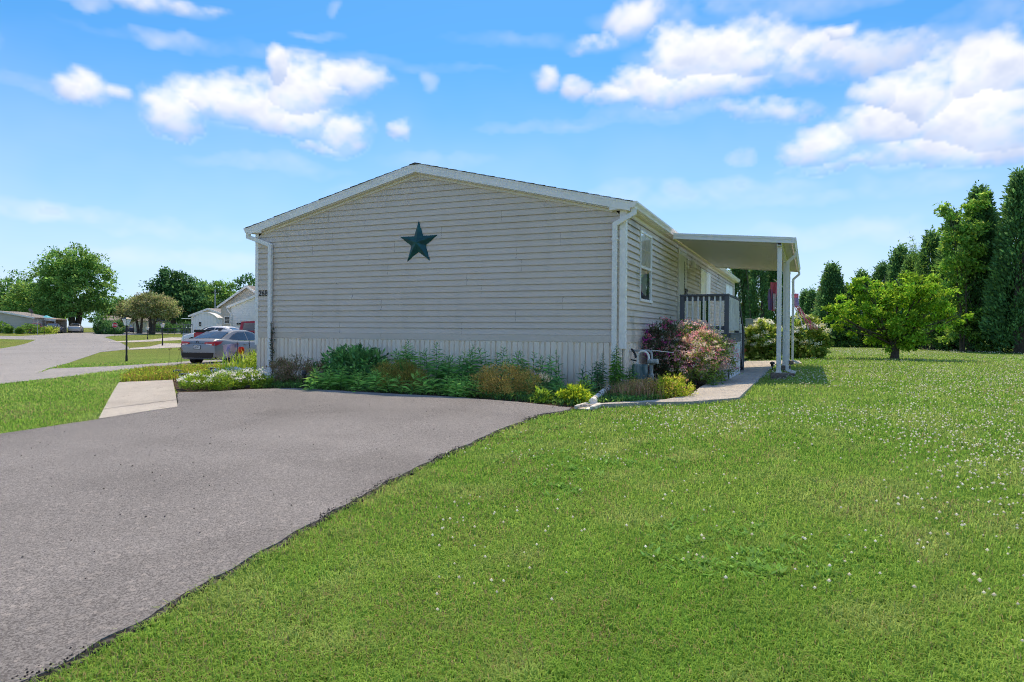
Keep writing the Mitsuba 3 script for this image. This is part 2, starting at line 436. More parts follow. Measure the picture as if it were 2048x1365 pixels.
for y0, y1 in zip([-2.6, -1.33, .1, 1.6, 3.1, 4.6, 6.1, 7.6, 9.2], [-1.34, .09, 1.59, 3.09, 4.59, 6.09, 7.59, 9.19, 11.3]):
    q = SIDE_WALK.intersection(sbox(-1, y0, 3, y1))
    part(swalk, 'slab', sheet(q, .055, .6, .09), 'concrete')
struct('patio', 'sunlit concrete patio behind the porch', sheet(Polygon([(.02,10.4),(2.7,10.4),(2.6,12.4),(1.6,13.6),(.02,13.9)]), .045, .7, .08), 'concrete')

BED = [(-10.0,-1.84),(-9.35,-1.08),(-7.88,-2.29),(-6.85,-3.08),(-6.37,-2.90),(-6.02,-2.37),(-5.40,-1.97),(-4.14,-2.07),(-2.21,-2.13),(-0.86,-2.36),(-0.09,-2.58),(0.26,-2.2),(.93,-1.4),(1.2,-0.5),(1.13,1.5),(1.05,3.4),(0,3.4),(0,0),(-8.3,0),(-9.6,3.9),(-13.7,5.3),(-16.1,3.9),(-13.1,.7)]
struct('flower_bed', 'dark mulched bed along the foot of the gable wall', sheet(rough(BED, .2, .03, 9), .010, .6, .03), 'mulch', smooth=False)

STREET = [(-13.12,-2.27),(-13.47,-1.75),(-22.08,4.45),(-28.69,9.94),(-38.60,18.28),(-42.82,23.54),(-47.34,27.01),(-60.33,36.07),(-70.23,42.46),(-79.67,48.26),(-86,54),(-98,72),(-92,120),(-112,124),(-118,92),(-119,73.98),(-103.03,58.35),(-95,51.5),(-86,42.0),(-100,24),(-130,-10),(-140,-30),(-120,-36),(-86,22),(-80,32),(-72.57,35.45),(-62.61,28.50),(-55.22,23.04),(-49.96,18.91),(-38,6),(-28,-6),(-25,-30),(-13.4,-30),(-13.2,-10)]
struct('street', 'wide pale grey street curving away between lawns', sheet(Polygon(STREET).buffer(-.4).buffer(.4), .014, 2.0, .05), 'street_asphalt')
SIDE_DRIVE = Polygon([(-13.2,-2.1),(-14.22,-0.25),(-17.39,3.75),(-18.22,5.51),(-17.03,6.15),(-15.9,7.5),(-16.5,26),(-21.5,26),(-23.33,11.72),(-22.50,10.19),(-21.63,6.52),(-22.1,4.6)])
struct('side_drive', 'narrow asphalt drive under the grey sedan', sheet(SIDE_DRIVE.buffer(.02), .020, 1.0, .05), 'street_asphalt')
struct('far_drive', 'pale concrete drive crossing the far lawn', sheet(Polygon([(-41.79,22.76),(-42.81,25.28),(-44.48,29.67),(-54.22,38.9),(-56,37.4),(-47.49,29.04),(-44.89,25.30)]).buffer(.05), .020, 1.5, .05), 'concrete')
struct('far_walk', 'thin pale drive farthest along the street', sheet(Polygon([(-61.3,38.2),(-67.54,50.20),(-75.28,57.8),(-77.2,56.3),(-68.92,46.27),(-63.2,36.2)]).buffer(.05), .020, 1.5, .05), 'concrete')
# ------------------------------------------------------------------ the mobile home
W, LEN = 8.13, 18.4
home = thing('mobile_home', 'beige vinyl sided mobile home with a low gable and white trim', 'house')
SLOPE, APEX, XM = .2415, 4.07, -W / 2      # underside of the rake boards
ZS, Z0, S = .851, .9685, .11355


def rake(x):
    return APEX - SLOPE * abs(x - XM)


core = Polygon([(-W + .02, .8), (-.02, .8), (-.02, 3.16), (XM, 4.09), (-W + .02, 3.16)])
cm = trimesh.creation.extrude_polygon(core, LEN - .06, engine='earcut')
cm.apply_transform(np.array([[1, 0, 0, 0], [0, 0, 1, .03], [0, 1, 0, 0], [0, 0, 0, 1.]]))
front = part(home, 'front_wall', cm, 'sheathing')
sidew = part(home, 'side_wall', box(-.03, -.008, .06, LEN - .06, .8, 3.1), 'sheathing')


def lap(x0f, x1f, z, n, swap=False, proud=.021, S=S):
    """n courses of lap siding above z; x0f, x1f give the ends at a height. In the plane y = 0 facing -y, or x = 0 facing +x when swap."""
    V, F = [], []
    for k in range(n):
        zb, zt = z + k * S, z + (k + 1) * S
        m = [(zb + .002, proud - .007), (zb, proud), (zb + .006, proud + .002), (zt + .012, .0)]
        i = len(V)
        for zz, d in m:
            V += [(x0f(zz), -d, zz), (x1f(zz), -d, zz)]     # open below, as vinyl laps are
        for j in range(3):
            a = i + 2 * j
            F += [(a, a + 1, a + 3), (a, a + 3, a + 2)]
    V = np.array(V, float)
    if swap:
        V = np.c_[-V[:, 1], V[:, 0], V[:, 2]]
    return trimesh.Trimesh(V, np.array(F), process=False)


r = rg('siding')
JOINTS = {0: (-3.1, -5.9), 2: (-2.0, -6.6), 4: (-4.9, -1.1), 6: (-2.7, -5.6), 8: (-3.0, -6.0), 10: (-4.75, -1.9), 12: (-5.2, -2.0), 14: (-4.6, -1.15, -6.6), 16: (-3.55, -6.1), 18: (-5.3, -2.3), 20: (-1.45, -6.2), 22: (-4.3,), 24: (-3.5,), 26: (-4.4,)}
for k in range(0, 28, 2):
    z = Z0 + k * S
    lim = lambda zz: max(-W + .07, XM - (APEX - zz) / SLOPE)
    lim2 = lambda zz: min(-.07, XM + (APEX - zz) / SLOPE)
    n = 2 if rake(XM) - z > 2.2 * S else 1
    if z > APEX - .05:
        break
    cuts = [-99] + sorted(j for j in JOINTS.get(k, ())) + [99]
    for c0, c1 in zip(cuts[:-1], cuts[1:]):
        f0 = lambda zz, c0=c0: min(max(lim(min(zz, APEX)), c0 + .0016), XM + (APEX - min(zz, APEX)) / SLOPE)
        f1 = lambda zz, c1=c1, f0=f0: max(min(lim2(min(zz, APEX)), c1 - .0016), f0(zz))
        if f1(z) - f0(z) < .05:
            continue
        warp = r.uniform(-.0035, .001)
        m = lap(f0, f1, z, n)
        m.vertices[:, 1] += warp * (m.vertices[:, 1] < 0)
        part(front, 'siding_panel', m, 'siding')
part(front, 'starter_band', cat_(box(-W + .06, -4.9, -.02, .02, ZS, Z0 + .002, .003), box(-4.896, -.07, -.021, .02, ZS, Z0 + .002, .003)), 'siding')
# side wall: courses stop at the window and the door
holes = [(1.05, 2.07, 1.60, 2.92), (5.0, 6.08, 1.0, 3.1), (8.69, 10.81, 1.25, 2.88), (15.14, 17.51, 1.25, 2.87)]
for k in range(0, 20, 2):
    z = Z0 + k * S
    n = 2 if k < 18 else 1
    off = 1.1 * ((k // 2) % 3)
    ends = [.07] + [y for y in np.arange(3.3 + off, LEN - .5, 3.66)] + [LEN - .05]
    if not any(z + n * S > h[2] and z < h[3] for h in holes):
        for a, b in zip(ends[:-1], ends[1:]):
            part(sidew, 'siding_panel', lap(lambda zz, a=a: a + .001, lambda zz, b=b: b - .001, z, n, swap=True, proud=.028), 'siding')
        continue
    for zc in [z + i * S for i in range(n)]:
        for y0, y1 in zip(ends[:-1], ends[1:]):
            seg = [(y0 + .001, y1 - .001, zc, S)]
            for h0, h1, hz0, hz1 in holes:
                out = []
                for a, b, za, hh in seg:
                    if za + hh <= hz0 + .004 or za >= hz1 - .004 or b <= h0 or a >= h1:
                        out.append((a, b, za, hh))
                        continue
                    out += [(a, h0, za, hh)] * int(h0 - a > .03) + [(h1, b, za, hh)] * int(b - h1 > .03)
                    m0, m1 = max(a, h0), min(b, h1)
                    if hz0 - za > .012:
                        out.append((m0, m1, za, hz0 - za))
                    if za + hh - hz1 > .012:
                        out.append((m0, m1, hz1, za + hh - hz1))
                seg = out
            for a, b, za, hh in seg:
                part(sidew, 'siding_panel', lap(lambda zz, a=a: a, lambda zz, b=b: b, za, 1, swap=True, S=hh, proud=.028), 'siding')
part(sidew, 'starter_band', box(-.02, .021, .06, LEN - .06, ZS, Z0 + .002, .003), 'siding')
# corner posts
part(home, 'corner_post', cat_(box(-W - .012, -W + .075, -.026, -.002, .70, 3.15, .004), box(-W - .014, -W + .01, -.0255, .08, .70, 3.15, .004)), 'trim')
part(home, 'corner_post', cat_(box(-.085, .024, -.026, .0, .742, 3.13, .004), box(-.01, .026, -.0255, .085, .742, 3.09, .004)), 'trim')
part(home, 'corner_post', box(-.01, .026, LEN - .08, LEN + .01, .742, 3.09, .004), 'trim')
# skirting: narrow vertical panels, ribbed
skirt = part(home, 'skirting', cat_(box(-W + .03, -.03, .02, .05, -.25, ZS + .02), box(-.05, -.03, .05, LEN, -.25, ZS + .02)), 'sheathing')


def skirt_panel(w, j):
    """One panel w wide in the xz plane: a wide flat, two ribs with grooves."""
    prof = [(0, .018), (.006, -.014), (.10 * w / .33, -.014), (.108 * w / .33, .012), (.125 * w / .33, .012), (.133 * w / .33, -.004), (.165 * w / .33, -.016), (.205 * w / .33, -.016), (.212 * w / .33, .012), (.232 * w / .33, .012), (.24 * w / .33, -.012), (w - .008, -.012), (w - .002, .018)]
    V, F = [], []
    for i, (x, y) in enumerate(prof):
        V += [(x, y, -.22), (x, y, ZS - .004)]
        if i:
            a = 2 * i - 2
            F += [(a, a + 2, a + 3), (a, a + 3, a + 1)]
    return trimesh.Trimesh(np.array(V, float), np.array(F), process=False)


nsk = 25
for j in range(nsk):
    w = (W - .06) / nsk
    part(skirt, 'panel', at(skirt_panel(w, j), -W + .03 + j * w, 0, 0), 'skirting')
for j in range(40):
    w = (LEN - .1) / 56
    m = skirt_panel(w, j)
    m.vertices = np.c_[-m.vertices[:, 1] - .012, m.vertices[:, 0] + .05 + j * w, m.vertices[:, 2]]
    part(skirt, 'panel', m, 'skirting')
part(skirt, 'top_rail', cat_(box(-W + .05, -.03, -.012, .01, ZS - .012, ZS - .001, 0), box(-.01, .012, .05, LEN, ZS - .012, ZS - .001)), 'skirting')
# roof
XE = .12           # eave overhang
YO = .12           # rake overhang
roof = part(home, 'roof', (lambda: (lambda m: (m.apply_transform(np.array([[1, 0, 0, 0], [0, 0, 1, -YO + .03], [0, 1, 0, 0], [0, 0, 0, 1.]])), m)[1])(trimesh.creation.extrude_polygon(Polygon([(-W - XE + .02, 3.13), (-W - XE + .02, 3.19), (XM, 4.22), (XE - .02, 3.19), (XE - .02, 3.13), (-.02, 3.16), (XM, 4.10), (-W + .02, 3.16)]), LEN + 2 * YO - .06, engine='earcut')))(), 'sheathing')
for s in (-1, 1):
    for k in range(22):   # shingle courses, each lapping the one below
        d0, d1 = k * .196 - .03, (k + 1) * .196 + .05
        xa, xb = XE + .02 - d0, max(XE + .02 - d1, XM)
        if xb >= xa:
            break
        za, zb = 4.235 - .2415 * abs(xa - XM), 4.235 - .2415 * abs(xb - XM)
        t = .012
        pts = []
        jit = r.uniform(-.012, .012)
        for y in (-YO - .028 + jit, LEN + YO + .03):
            for x, z in ((xa, za), (xa, za + t + .004), (xb, zb + t * .2), (xb, zb)):
                pts.append((x if s > 0 else 2 * XM - x, y, z))
        part(roof, 'shingle_course', hull(pts), 'shingle')
part(roof, 'ridge_cap', hull([(XM + dx, y, 4.236 + dz) for y in (-YO - .03, LEN + YO + .03) for dx, dz in ((-.13, -.018), (-.13, -.03), (0, .014), (0, .0), (.13, -.018), (.13, -.03))]), 'shingle')
# rake boards, soffits, returns
for s in (-1, 1):
    X = lambda d: XM + s * d
    half = W / 2 + XE
    part(home, 'rake_board', cat_(
        hull([(X(d), y, z) for y in (-YO - .018, -YO) for d, z in ((0.002, APEX + .165), (half, APEX + .165 - .2415 * half), (half, APEX - .2415 * half + .005), (0.002, APEX + .002))]),
        hull([(X(d), y, z) for y in (-YO - .024, -YO - .017) for d, z in ((0.002, APEX + .162), (half + .002, APEX + .162 - .2415 * half), (half + .002, APEX + .13 - .2415 * half), (0.002, APEX + .127))])), 'trim')
    part(home, 'rake_trim', hull([(X(d), y, z) for y in (-.034, .0) for d, z in ((0.002, APEX - .014), (half - .33, APEX - .2415 * (half - .33) - .014), (half - .33, APEX - .2415 * (half - .33) - .062), (0.002, APEX - .062))]), 'cream_trim')
    # level return at the eave
    part(home, 'eave_return', hull([(X(d), y, z) for y in (-YO - .014, -YO + .02) for d, z in ((half - .36, 3.135), (half - .36, rake(XM + half - .36) + .01), (half, rake(XM + half) + .06), (half, 3.112), (half - .36, 3.098))]), 'trim')
    part(home, 'rake_soffit', hull([(X(d), y, z + dz) for dz in (0, .012) for y in (-YO + .004, .01) for d, z in ((0.002, APEX - .012), (half - .3, APEX - .2415 * (half - .3) - .012))]), 'cream_trim')
    part(home, 'return_soffit', box(*sorted((X(half - .35), X(half - .004))), -YO + .006, .02, 3.100, 3.112), 'cream_trim')
    part(home, 'eave_fascia', box(*sorted((X(half - .02), X(half))), -YO + .01, LEN + YO, 3.11, 3.215), 'trim')
    sof = part(home, 'eave_soffit', box(*sorted((X(W / 2 - .01), X(half - .02))), -YO + .02, LEN + YO, 3.103, 3.115), 'cream_trim')
    part(home, 'frieze', box(*sorted((X(W / 2 - .02), X(W / 2 + .03))), .03, LEN, 3.045, 3.102, .004), 'cream_trim')


def gutter_mesh(x0, x1, y0, y1, z0, z1, out=1):
    """K-style gutter: a sloped face, a lip, open top."""
    w = x1 - x0
    pr = [(0, z1), (0, z0), (.62 * w, z0), (.72 * w, z0 + .3 * (z1 - z0)), (w, z0 + .72 * (z1 - z0)), (w, z1), (.9 * w, z1), (.9 * w, z1 - .012)]
    V, F = [], []
    for i, (x, z) in enumerate(pr):
        xx = x0 + x if out > 0 else x1 - x
        V += [(xx, y0, z), (xx, y1, z)]
        if i:
            a = 2 * i - 2
            F += [(a, a + 1, a + 3), (a, a + 3, a + 2)]
    m = trimesh.Trimesh(np.array(V, float), np.array(F), process=False)
    cap = trimesh.creation.extrude_polygon(Polygon([(x0 + x if out > 0 else x1 - x, z) for x, z in pr[:6]]), .004, engine='earcut')
    cap.apply_transform(np.array([[1, 0, 0, 0], [0, 0, 1, y0 - .002], [0, 1, 0, 0], [0, 0, 0, 1.]]))
    cap2 = cap.copy(); cap2.apply_translation((0, y1 - y0, 0))
    return cat_(m, cap, cap2)


part(home, 'gutter', gutter_mesh(XE + .002, XE + .115, -YO - .02, LEN + YO, 3.118, 3.222), 'trim')
part(home, 'gutter', gutter_mesh(-W - XE - .115, -W - XE - .002, -YO - .02, LEN + YO, 3.118, 3.222, -1), 'trim')
part(home, 'downspout', squaretube([(-W - XE - .045, -.07, 3.12), (-W - XE - .045, -.07, 3.03), (-W + .45, -.07, 2.83), (-W + .45, -.07, .02)], .082, .06), 'white_paint', label='downspout at the left end of the gable with a dead vine on it')
part(home, 'downspout', squaretube([(XE + .05, -.07, 3.12), (XE + .05, -.07, 3.03), (-.155, -.07, 2.86), (-.155, -.07, .12)], .078, .06), 'white_paint', label='downspout at the right end of the gable')
for nm, x in (('downspout', -W + .45), ('downspout_001', -.155)):
    for z in (.75, 2.6):
        part(f'{home}__{nm}', 'strap', box(x - .05, x + .05, -.103, -.025, z, z + .03), 'white_paint')
# window on the side wall
mat('curtain', (.36, .33, .36), .9)
mat('lace', (.55, .56, .55), .9)
mat('room', (.02, .02, .022), .9)


def side_window(y0, y1, z0, z1, blind_top, blind_low, grid):
    w = part(home, 'window', cat_(box(.0, .035, y0, y0 + .045, z0, z1, .004), box(.0, .035, y1 - .045, y1, z0, z1, .004), box(.0, .036, y0, y1, z1 - .05, z1, .004), box(.0, .05, y0 - .01, y1 + .01, z0, z0 + .05, .004)), 'white_paint')
    zm = z0 + (z1 - z0) * .49
    part(w, 'meeting_rail', box(.004, .033, y0 + .04, y1 - .04, zm - .025, zm + .025, .004), 'white_paint')
    if blind_top == 'white_blind':
        part(w, 'shade_panel', box(.018, .030, y0 + .045, y1 - .045, zm + .02, z1 - .05, .003), blind_top, label='white shade panel filling the upper sash')
    else:
        part(w, 'pane', box(.018, .022, y0 + .04, y1 - .04, zm, z1 - .04), 'window_glass')
    part(w, 'pane', box(.008, .012, y0 + .04, y1 - .04, z0 + .04, zm), 'window_glass')
    part(w, 'dark_room', box(-.012, -.006, y0, y1, z0, z1), 'room')
    if blind_top and blind_top != 'white_blind':
        part(w, 'curtain', box(-.004, .003, y0 + .05, y1 - .05, zm, z1 - .05), blind_top)
    if blind_low:
        part(w, 'curtain', hull([(x, y, z) for x in (-.004, .002) for y, z in ((y0 + .07, z0 + .22), (y0 + .07, zm - .06), (y0 + (y1 - y0) * .72, zm - .04), (y0 + (y1 - y0) * .62, z0 + .12))]), blind_low)
    if grid:
        part(w, 'muntin', box(.010, .016, (y0 + y1) / 2 - .008, (y0 + y1) / 2 + .008, zm, z1 - .04), 'white_paint')
        part(w, 'muntin', box(.0095, .0155, y0 + .04, y1 - .04, (zm + z1) / 2 - .008, (zm + z1) / 2 + .008), 'white_paint')
    return w


side_window(1.06, 2.06, 1.60, 2.92, 'lace', 'curtain', True)
mat('white_blind', (.88, .88, .90), .8)
for a, b, z1 in ((8.7, 9.72, 2.88), (9.76, 10.8, 2.88), (15.15, 16.3, 2.87), (16.34, 17.5, 2.87)):
    side_window(a, b, 1.25, z1, 'white_blind', None, False)
# door in its casing
mat('door_paint', (.60, .56, .48), .45)
dr_ = part(home, 'door', box(.0, .03, 5.12, 5.96, 1.07, 3.0, .006), 'door_paint', label='pale storm door opening onto the porch deck')
for y in (5.0, 5.97):
    part(dr_, 'casing', box(.0, .05, y, y + .11, 1.05, 3.06, .005), 'cream_trim')
part(dr_, 'head_casing', box(.0, .052, 5.0, 6.08, 3.0, 3.05, .005), 'cream_trim')
part(dr_, 'storm_frame', cat_(box(.03, .05, 5.13, 5.19, 1.1, 2.98), box(.03, .05, 5.89, 5.95, 1.1, 2.98), box(.03, .05, 5.19, 5.89, 2.9, 2.98), box(.03, .05, 5.19, 5.89, 1.9, 1.96)), 'cream_trim')
part(dr_, 'panel', box(.034, .040, 5.19, 5.89, 1.96, 2.9), 'door_paint')
part(dr_, 'seal_gap', box(.040, .046, 5.84, 5.88, 1.75, 2.78), 'rubber')
part(dr_, 'handle', box(.05, .085, 5.90, 5.93, 1.98, 2.12, .005), 'black_metal')
# house number, star, lamp
num = meshkit.text_mesh('2683', .112, .006, bold=True)
num.vertices = np.c_[num.vertices[:, 0] * .86 - W + .085, -.026 + -num.vertices[:, 2], num.vertices[:, 1] + 1.755]
solo('house_number', 'black house number 2683 on the siding beside the left downspout', 'house number', num, 'black_metal')


def star_mesh(R, q, depth):
    V = [(0, -depth, 0)]
    for i in range(10):
        a = math.pi / 2 + i * math.pi / 5
        rr = R if i % 2 == 0 else q
        V.append((rr * math.cos(a), 0, rr * math.sin(a)))
    V.append((0, 0, 0))
    F = []
    for i in range(10):
        j = (i + 1) % 10
        F += [(0, j + 1, i + 1), (11, i + 1, j + 1)]
    return trimesh.Trimesh(np.array(V), np.array(F), process=False)


solo('barn_star', 'large dark teal metal barn star hung on the gable wall', 'wall star', at(star_mesh(.44, .17, .10), -4.045, -.022, 2.72, 0), 'teal_metal')
lamp = thing('porch_light', 'small white wall lantern beside the porch door', 'wall lamp')
part(lamp, 'back_plate', box(.02, .045, 6.34, 6.5, 2.66, 2.92, .006), 'white_paint')
part(lamp, 'arm', box(.045, .19, 6.40, 6.44, 2.84, 2.87, .005), 'white_paint')
part(lamp, 'shade', at(lathe([(0, .0), (.075, .0), (.085, .03), (.05, .15), (.04, .17), (0, .17)], 16), .16, 6.42, 2.67), 'cream_trim', smooth=40)
orn = thing('scroll_ornament', 'small black scroll hook hung on the siding beside the door casing', 'ornament')
part(orn, 'scroll', cat_(*[tube([(.06, 6.2 + .03 * math.sin(a) * (1 - a / 9), 1.98 + c + .045 * math.cos(a) * (1 - a / 9)) for a in np.linspace(0, 5.5, 14)], .007, 5) for c in (0, .10)]), 'black_metal')
# ------------------------------------------------------------------ porch roof, posts, deck
porch = thing('porch_roof', 'flat white aluminium porch roof on slender posts beside the house', 'porch roof')
PX0, PX1, PY0, PY1 = .255, 2.57, 3.1, 10.1


def pz(x):
    return 3.015 - (x - .3) * .085      # underside


mat('pan', (.55, .53, .49), .45)
npan = 23
for i in range(npan):
    y0 = PY0 + .03 + (PY1 - PY0 - .06) * i / npan
    y1 = PY0 + .03 + (PY1 - PY0 - .06) * (i + 1) / npan
    part(porch, 'roof_panel', hull([(x, y, pz(x) + dz) for x in (PX0 + .02, PX1 - .02) for y, dz in ((y0 + .002, .012), (y0 + .012, 0), (y1 - .012, 0), (y1 - .002, .012), (y0 + .002, .08), (y1 - .002, .08))]), 'pan')


def fascia(y):
    return cat_(hull([(x, yy, pz(x) + z) for x in (PX0, PX1) for yy in (y, y + .03) for z in (-.018, .092)]),
                hull([(x, yy, pz(x) + z) for x in (PX0, PX1 + .004) for yy in (y - .012, y + .03) for z in (.052, .096)]),
                hull([(x, yy, pz(x) + z) for x in (PX0, PX1) for yy in (y - .006, y + .03) for z in (-.022, -.006)]))


part(porch, 'fascia', fascia(PY0), 'white_paint')
part(porch, 'fascia', fascia(PY1 - .03), 'white_paint')
zo = pz(PX1)
part(porch, 'gutter', gutter_mesh(PX1 - .002, PX1 + .07, PY0 - .01, PY1 + .01, zo - .02, zo + .09), 'white_paint')
part(porch, 'beam', cat_(box(2.285, 2.295, PY0 + .035, PY1 - .035, pz(2.33) - .075, pz(2.33) - .002), box(2.365, 2.375, PY0 + .035, PY1 - .035, pz(2.33) - .075, pz(2.33) - .002), box(2.295, 2.365, PY0 + .035, PY1 - .035, pz(2.33) - .070, pz(2.33) - .060)), 'white_paint')
part(porch, 'hanger_strip', box(.235, .256, PY0 + .04, PY1 - .04, 2.985, 3.05, .003), 'cream_trim')
for y in (3.31, 6.7, 9.9):
    part(porch, 'post', box(2.286, 2.374, y - .042, y + .042, gz(2.33, y) + .145, pz(2.33) - .077, .006), 'white_paint')
    part(porch, 'post_cap', cat_(box(2.275, 2.385, y - .05, y + .05, pz(2.33) - .10, pz(2.33) - .076, .004), box(2.275, 2.385, y - .05, y + .05, gz(2.33, y) + .142, gz(2.33, y) + .17, .004)), 'white_paint')
for y, xo in ((4.62, 2.452), (9.95, 2.452)):
    ds = part(porch, 'downspout', squaretube([(PX1 + .035, y, zo - .02), (PX1 + .035, y, zo - .10), (xo, y, zo - .24), (xo, y, gz(xo, y) + .14), (xo + .17, y, gz(xo, y) + .07)], .062, .05), 'white_paint')
mat('block', lambda p, n, uv: mix((.10, .075, .06), (.26, .22, .19), fbm(p.x * 25, p.y * 25, p.z * 25, 3)), .9)
for i, y in enumerate((3.31, 6.7, 9.9)):
    lab = ('concrete block under the nearest porch post', 'concrete block under the middle porch post', 'concrete block under the farthest porch post')[i]
    solo('footing_block', lab, 'concrete block', box(2.18, 2.48, y - .11, y + .11, gz(2.33, y) - .08, gz(2.33, y) + .142, .012), 'block')
solo('footing_block', 'dark half buried block just behind the nearest porch post', 'concrete block', box(2.34, 2.62, 4.05, 4.32, gz(2.4, 4.2) - .08, gz(2.4, 4.2) + .09, .012), 'block')

deck = thing('porch_deck', 'small raised wooden porch deck with grey rails and white balusters', 'deck')
DX0, DX1, DY0, DY1, DZ = .06, 1.36, 3.38, 5.75, 1.03
for i in range(16):
    y0 = DY0 - .03 + (DY1 - DY0 + .05) * i / 16
    part(deck, 'floor_board', box(DX0, DX1 + .05, y0 + .003, y0 + (DY1 - DY0 + .05) / 16 - .003, DZ - .035, DZ, .003), 'gray_paint')
part(deck, 'rim_board', box(DX0, DX1 + .03, DY0, DY0 + .04, DZ - .20, DZ - .036, .004), 'gray_paint')
part(deck, 'rim_board', box(DX1, DX1 + .04, DY0 + .041, DY1, DZ - .20, DZ - .036, .004), 'gray_paint')
for x, y in ((.40, DY0), (DX1 - .05, DY0), (DX1 - .05, DY1 - .05)):
    part(deck, 'post', box(x - .045, x + .045, y - .02, y + .07, DZ - .3, 1.80, .006), 'gray_paint')
part(deck, 'top_rail', box(.355, DX1, DY0 - .035, DY0 + .075, 1.80, 1.838, .006), 'gray_paint')
part(deck, 'top_rail', box(DX1 - .11, DX1 + .0, DY0 + .076, DY1, 1.80, 1.838, .006), 'gray_paint')
part(deck, 'under_rail', box(.446, DX1 - .096, DY0 + .03, DY0 + .068, 1.70, 1.798, .004), 'gray_paint')
part(deck, 'bottom_rail', box(.446, DX1 - .096, DY0 + .03, DY0 + .068, DZ + .06, DZ + .14, .004), 'gray_paint')
part(deck, 'bottom_rail', box(DX1 - .07, DX1 - .035, DY0 + .071, DY1 - .071, DZ + .06, DZ + .14, .004), 'gray_paint')
for i in range(7):
    x = .505 + (DX1 - .175 - .505) * i / 6
    part(deck, 'baluster', box(x - .017, x + .017, DY0 - .006, DY0 + .029, DZ + .05, 1.79, .004), 'white_paint')
for i in range(16):
    y = DY0 + .17 + (DY1 - DY0 - .36) * i / 15
    part(deck, 'baluster', box(DX1 - .034, DX1 + .0, y - .017, y + .017, DZ + .05, 1.79, .004), 'white_paint')
for i in range(9):
    y = DY0 + .02 + i * .26
    part(deck, 'skirt_slat', box(DX1 + .008, DX1 + .026, y, y + .20, gz(1.4, y) + .03, DZ - .205, .003), 'white_paint')
for i in range(4):
    x = .12 + i * .32
    part(deck, 'skirt_slat', box(x, x + .26, DY0 + .006, DY0 + .024, .06, DZ - .205, .003), 'white_paint')
for i in range(4):
    z = DZ - .2 * (i + 1)
    part(deck, 'step', box(.35, DX1, DY1 + .01 + .27 * i, DY1 + .30 + .27 * i, z - .04, z, .004), 'gray_paint')
part(deck, 'stringer', hull([(x, y, z) for x in (DX1 - .04, DX1) for y, z in ((DY1, DZ - .04), (DY1, DZ - .3), (DY1 + 1.2, .06), (DY1 + 1.2, .18))]), 'gray_paint')
part(deck, 'newel_post', box(DX1 - .09, DX1 + .01, 6.86, 6.96, .05, 1.12, .008), 'gray_paint')
part(deck, 'stair_rail', hull([(x, y, z) for x in (DX1 - .08, DX1) for y, z in ((DY1 - .02, 1.80), (DY1 - .02, 1.72), (6.95, 1.13), (6.95, 1.04))]), 'gray_paint')
for i in range(3):
    y = DY1 + .28 + .28 * i
    zt = 1.75 - .67 * (y - DY1) / 1.2
    part(deck, 'stair_baluster', box(DX1 - .055, DX1 - .02, y - .017, y + .017, zt - .78, zt, .004), 'white_paint')

# ------------------------------------------------------------------ drain pipe, splash block, gas meter
mat('drain', lambda p, n, uv: mix((.55, .54, .50), (.07, .065, .055), smoothstep(.42, .62, fbm(p.x * 14, p.y * 14, p.z * 14, 3))), .6)
mat('splash', lambda p, n, uv: mix((.62, .59, .53), (.30, .26, .20), smoothstep(.45, .7, fbm(p.x * 12, p.y * 12, p.z * 12, 3))), .8)
dp = thing('drain_pipe', 'mottled drain pipe carrying the right downspout out over the bed', 'drain pipe')
part(dp, 'pipe', tube([(-.155, -.10, .18), (-.155, -.2, .12), (-.05, -1.1, .10), (.07, -1.95, .07), (.10, -2.14, .055)], .045, 10), 'drain', smooth=40)
part(dp, 'end_collar', tube([(.095, -2.08, .06), (.108, -2.19, .052)], .054, 12), 'white_paint', smooth=40)
def man(m):
    return m3.Manifold(m3.Mesh(np.asarray(m.vertices, np.float32), np.asarray(m.faces, np.uint32)))


cutm = hull([(x, y, z) for x, y, z in ((.02, -2.8, .015), (.21, -2.8, .015), (.06, -2.18, .03), (.17, -2.18, .03), (.0, -2.8, .2), (.23, -2.8, .2), (.04, -2.18, .2), (.19, -2.18, .2))])
sb = man(box(-.02, .25, -2.62, -2.14, 0, .06, .01)) - man(cutm)
_m = sb.to_mesh()
solo('splash_block', 'white splash block under the end of the drain pipe', 'splash block', trimesh.Trimesh(_m.vert_properties[:, :3] + [0, 0, gz(.1, -2.4) + .005], _m.tri_verts, process=False), 'splash')

mat('meter_paint', lambda p, n, uv: mix((.045, .105, .115), (.20, .26, .26), smoothstep(.35, .7, fbm(p.x * 16, p.y * 16, p.z * 5, 3))), .5)
gm = thing('gas_meter', 'grey green gas meter with a bent pipe at the corner of the house', 'gas meter')
gy_ = .42
part(gm, 'meter_body', cat_(*[tube([(.10 + .055 * i, gy_, .16), (.10 + .055 * i, gy_, .20), (.10 + .055 * i, gy_, .44), (.10 + .055 * i, gy_, .47)], [.05, .062, .062, .045], 12) for i in range(4)], box(.08, .29, gy_ - .03, gy_ + .05, .20, .45, .015)), 'meter_paint', smooth=35)
part(gm, 'regulator', cat_(at(lathe([(0, -.05), (.04, -.05), (.085, -.018), (.085, .018), (.04, .05), (0, .05)], 20), .39, gy_, .52), tube([(.36, gy_, .52), (.50, gy_ - .04, .53)], .045, 12), tube([(.38, gy_, .18), (.38, gy_, .30), (.38, gy_, .32), (.38, gy_, .5)], [.04, .05, .03, .035], 12)), 'meter_grey', smooth=35)
part(gm, 'inlet_pipe', tube([(.135, gy_, .44)] + [(.135 + .10 * (1 - math.cos(a)), gy_, .60 + .10 * math.sin(a)) for a in np.linspace(0, math.pi, 9)] + [(.335, gy_, .46)], .020, 10), 'white_paint', smooth=40)
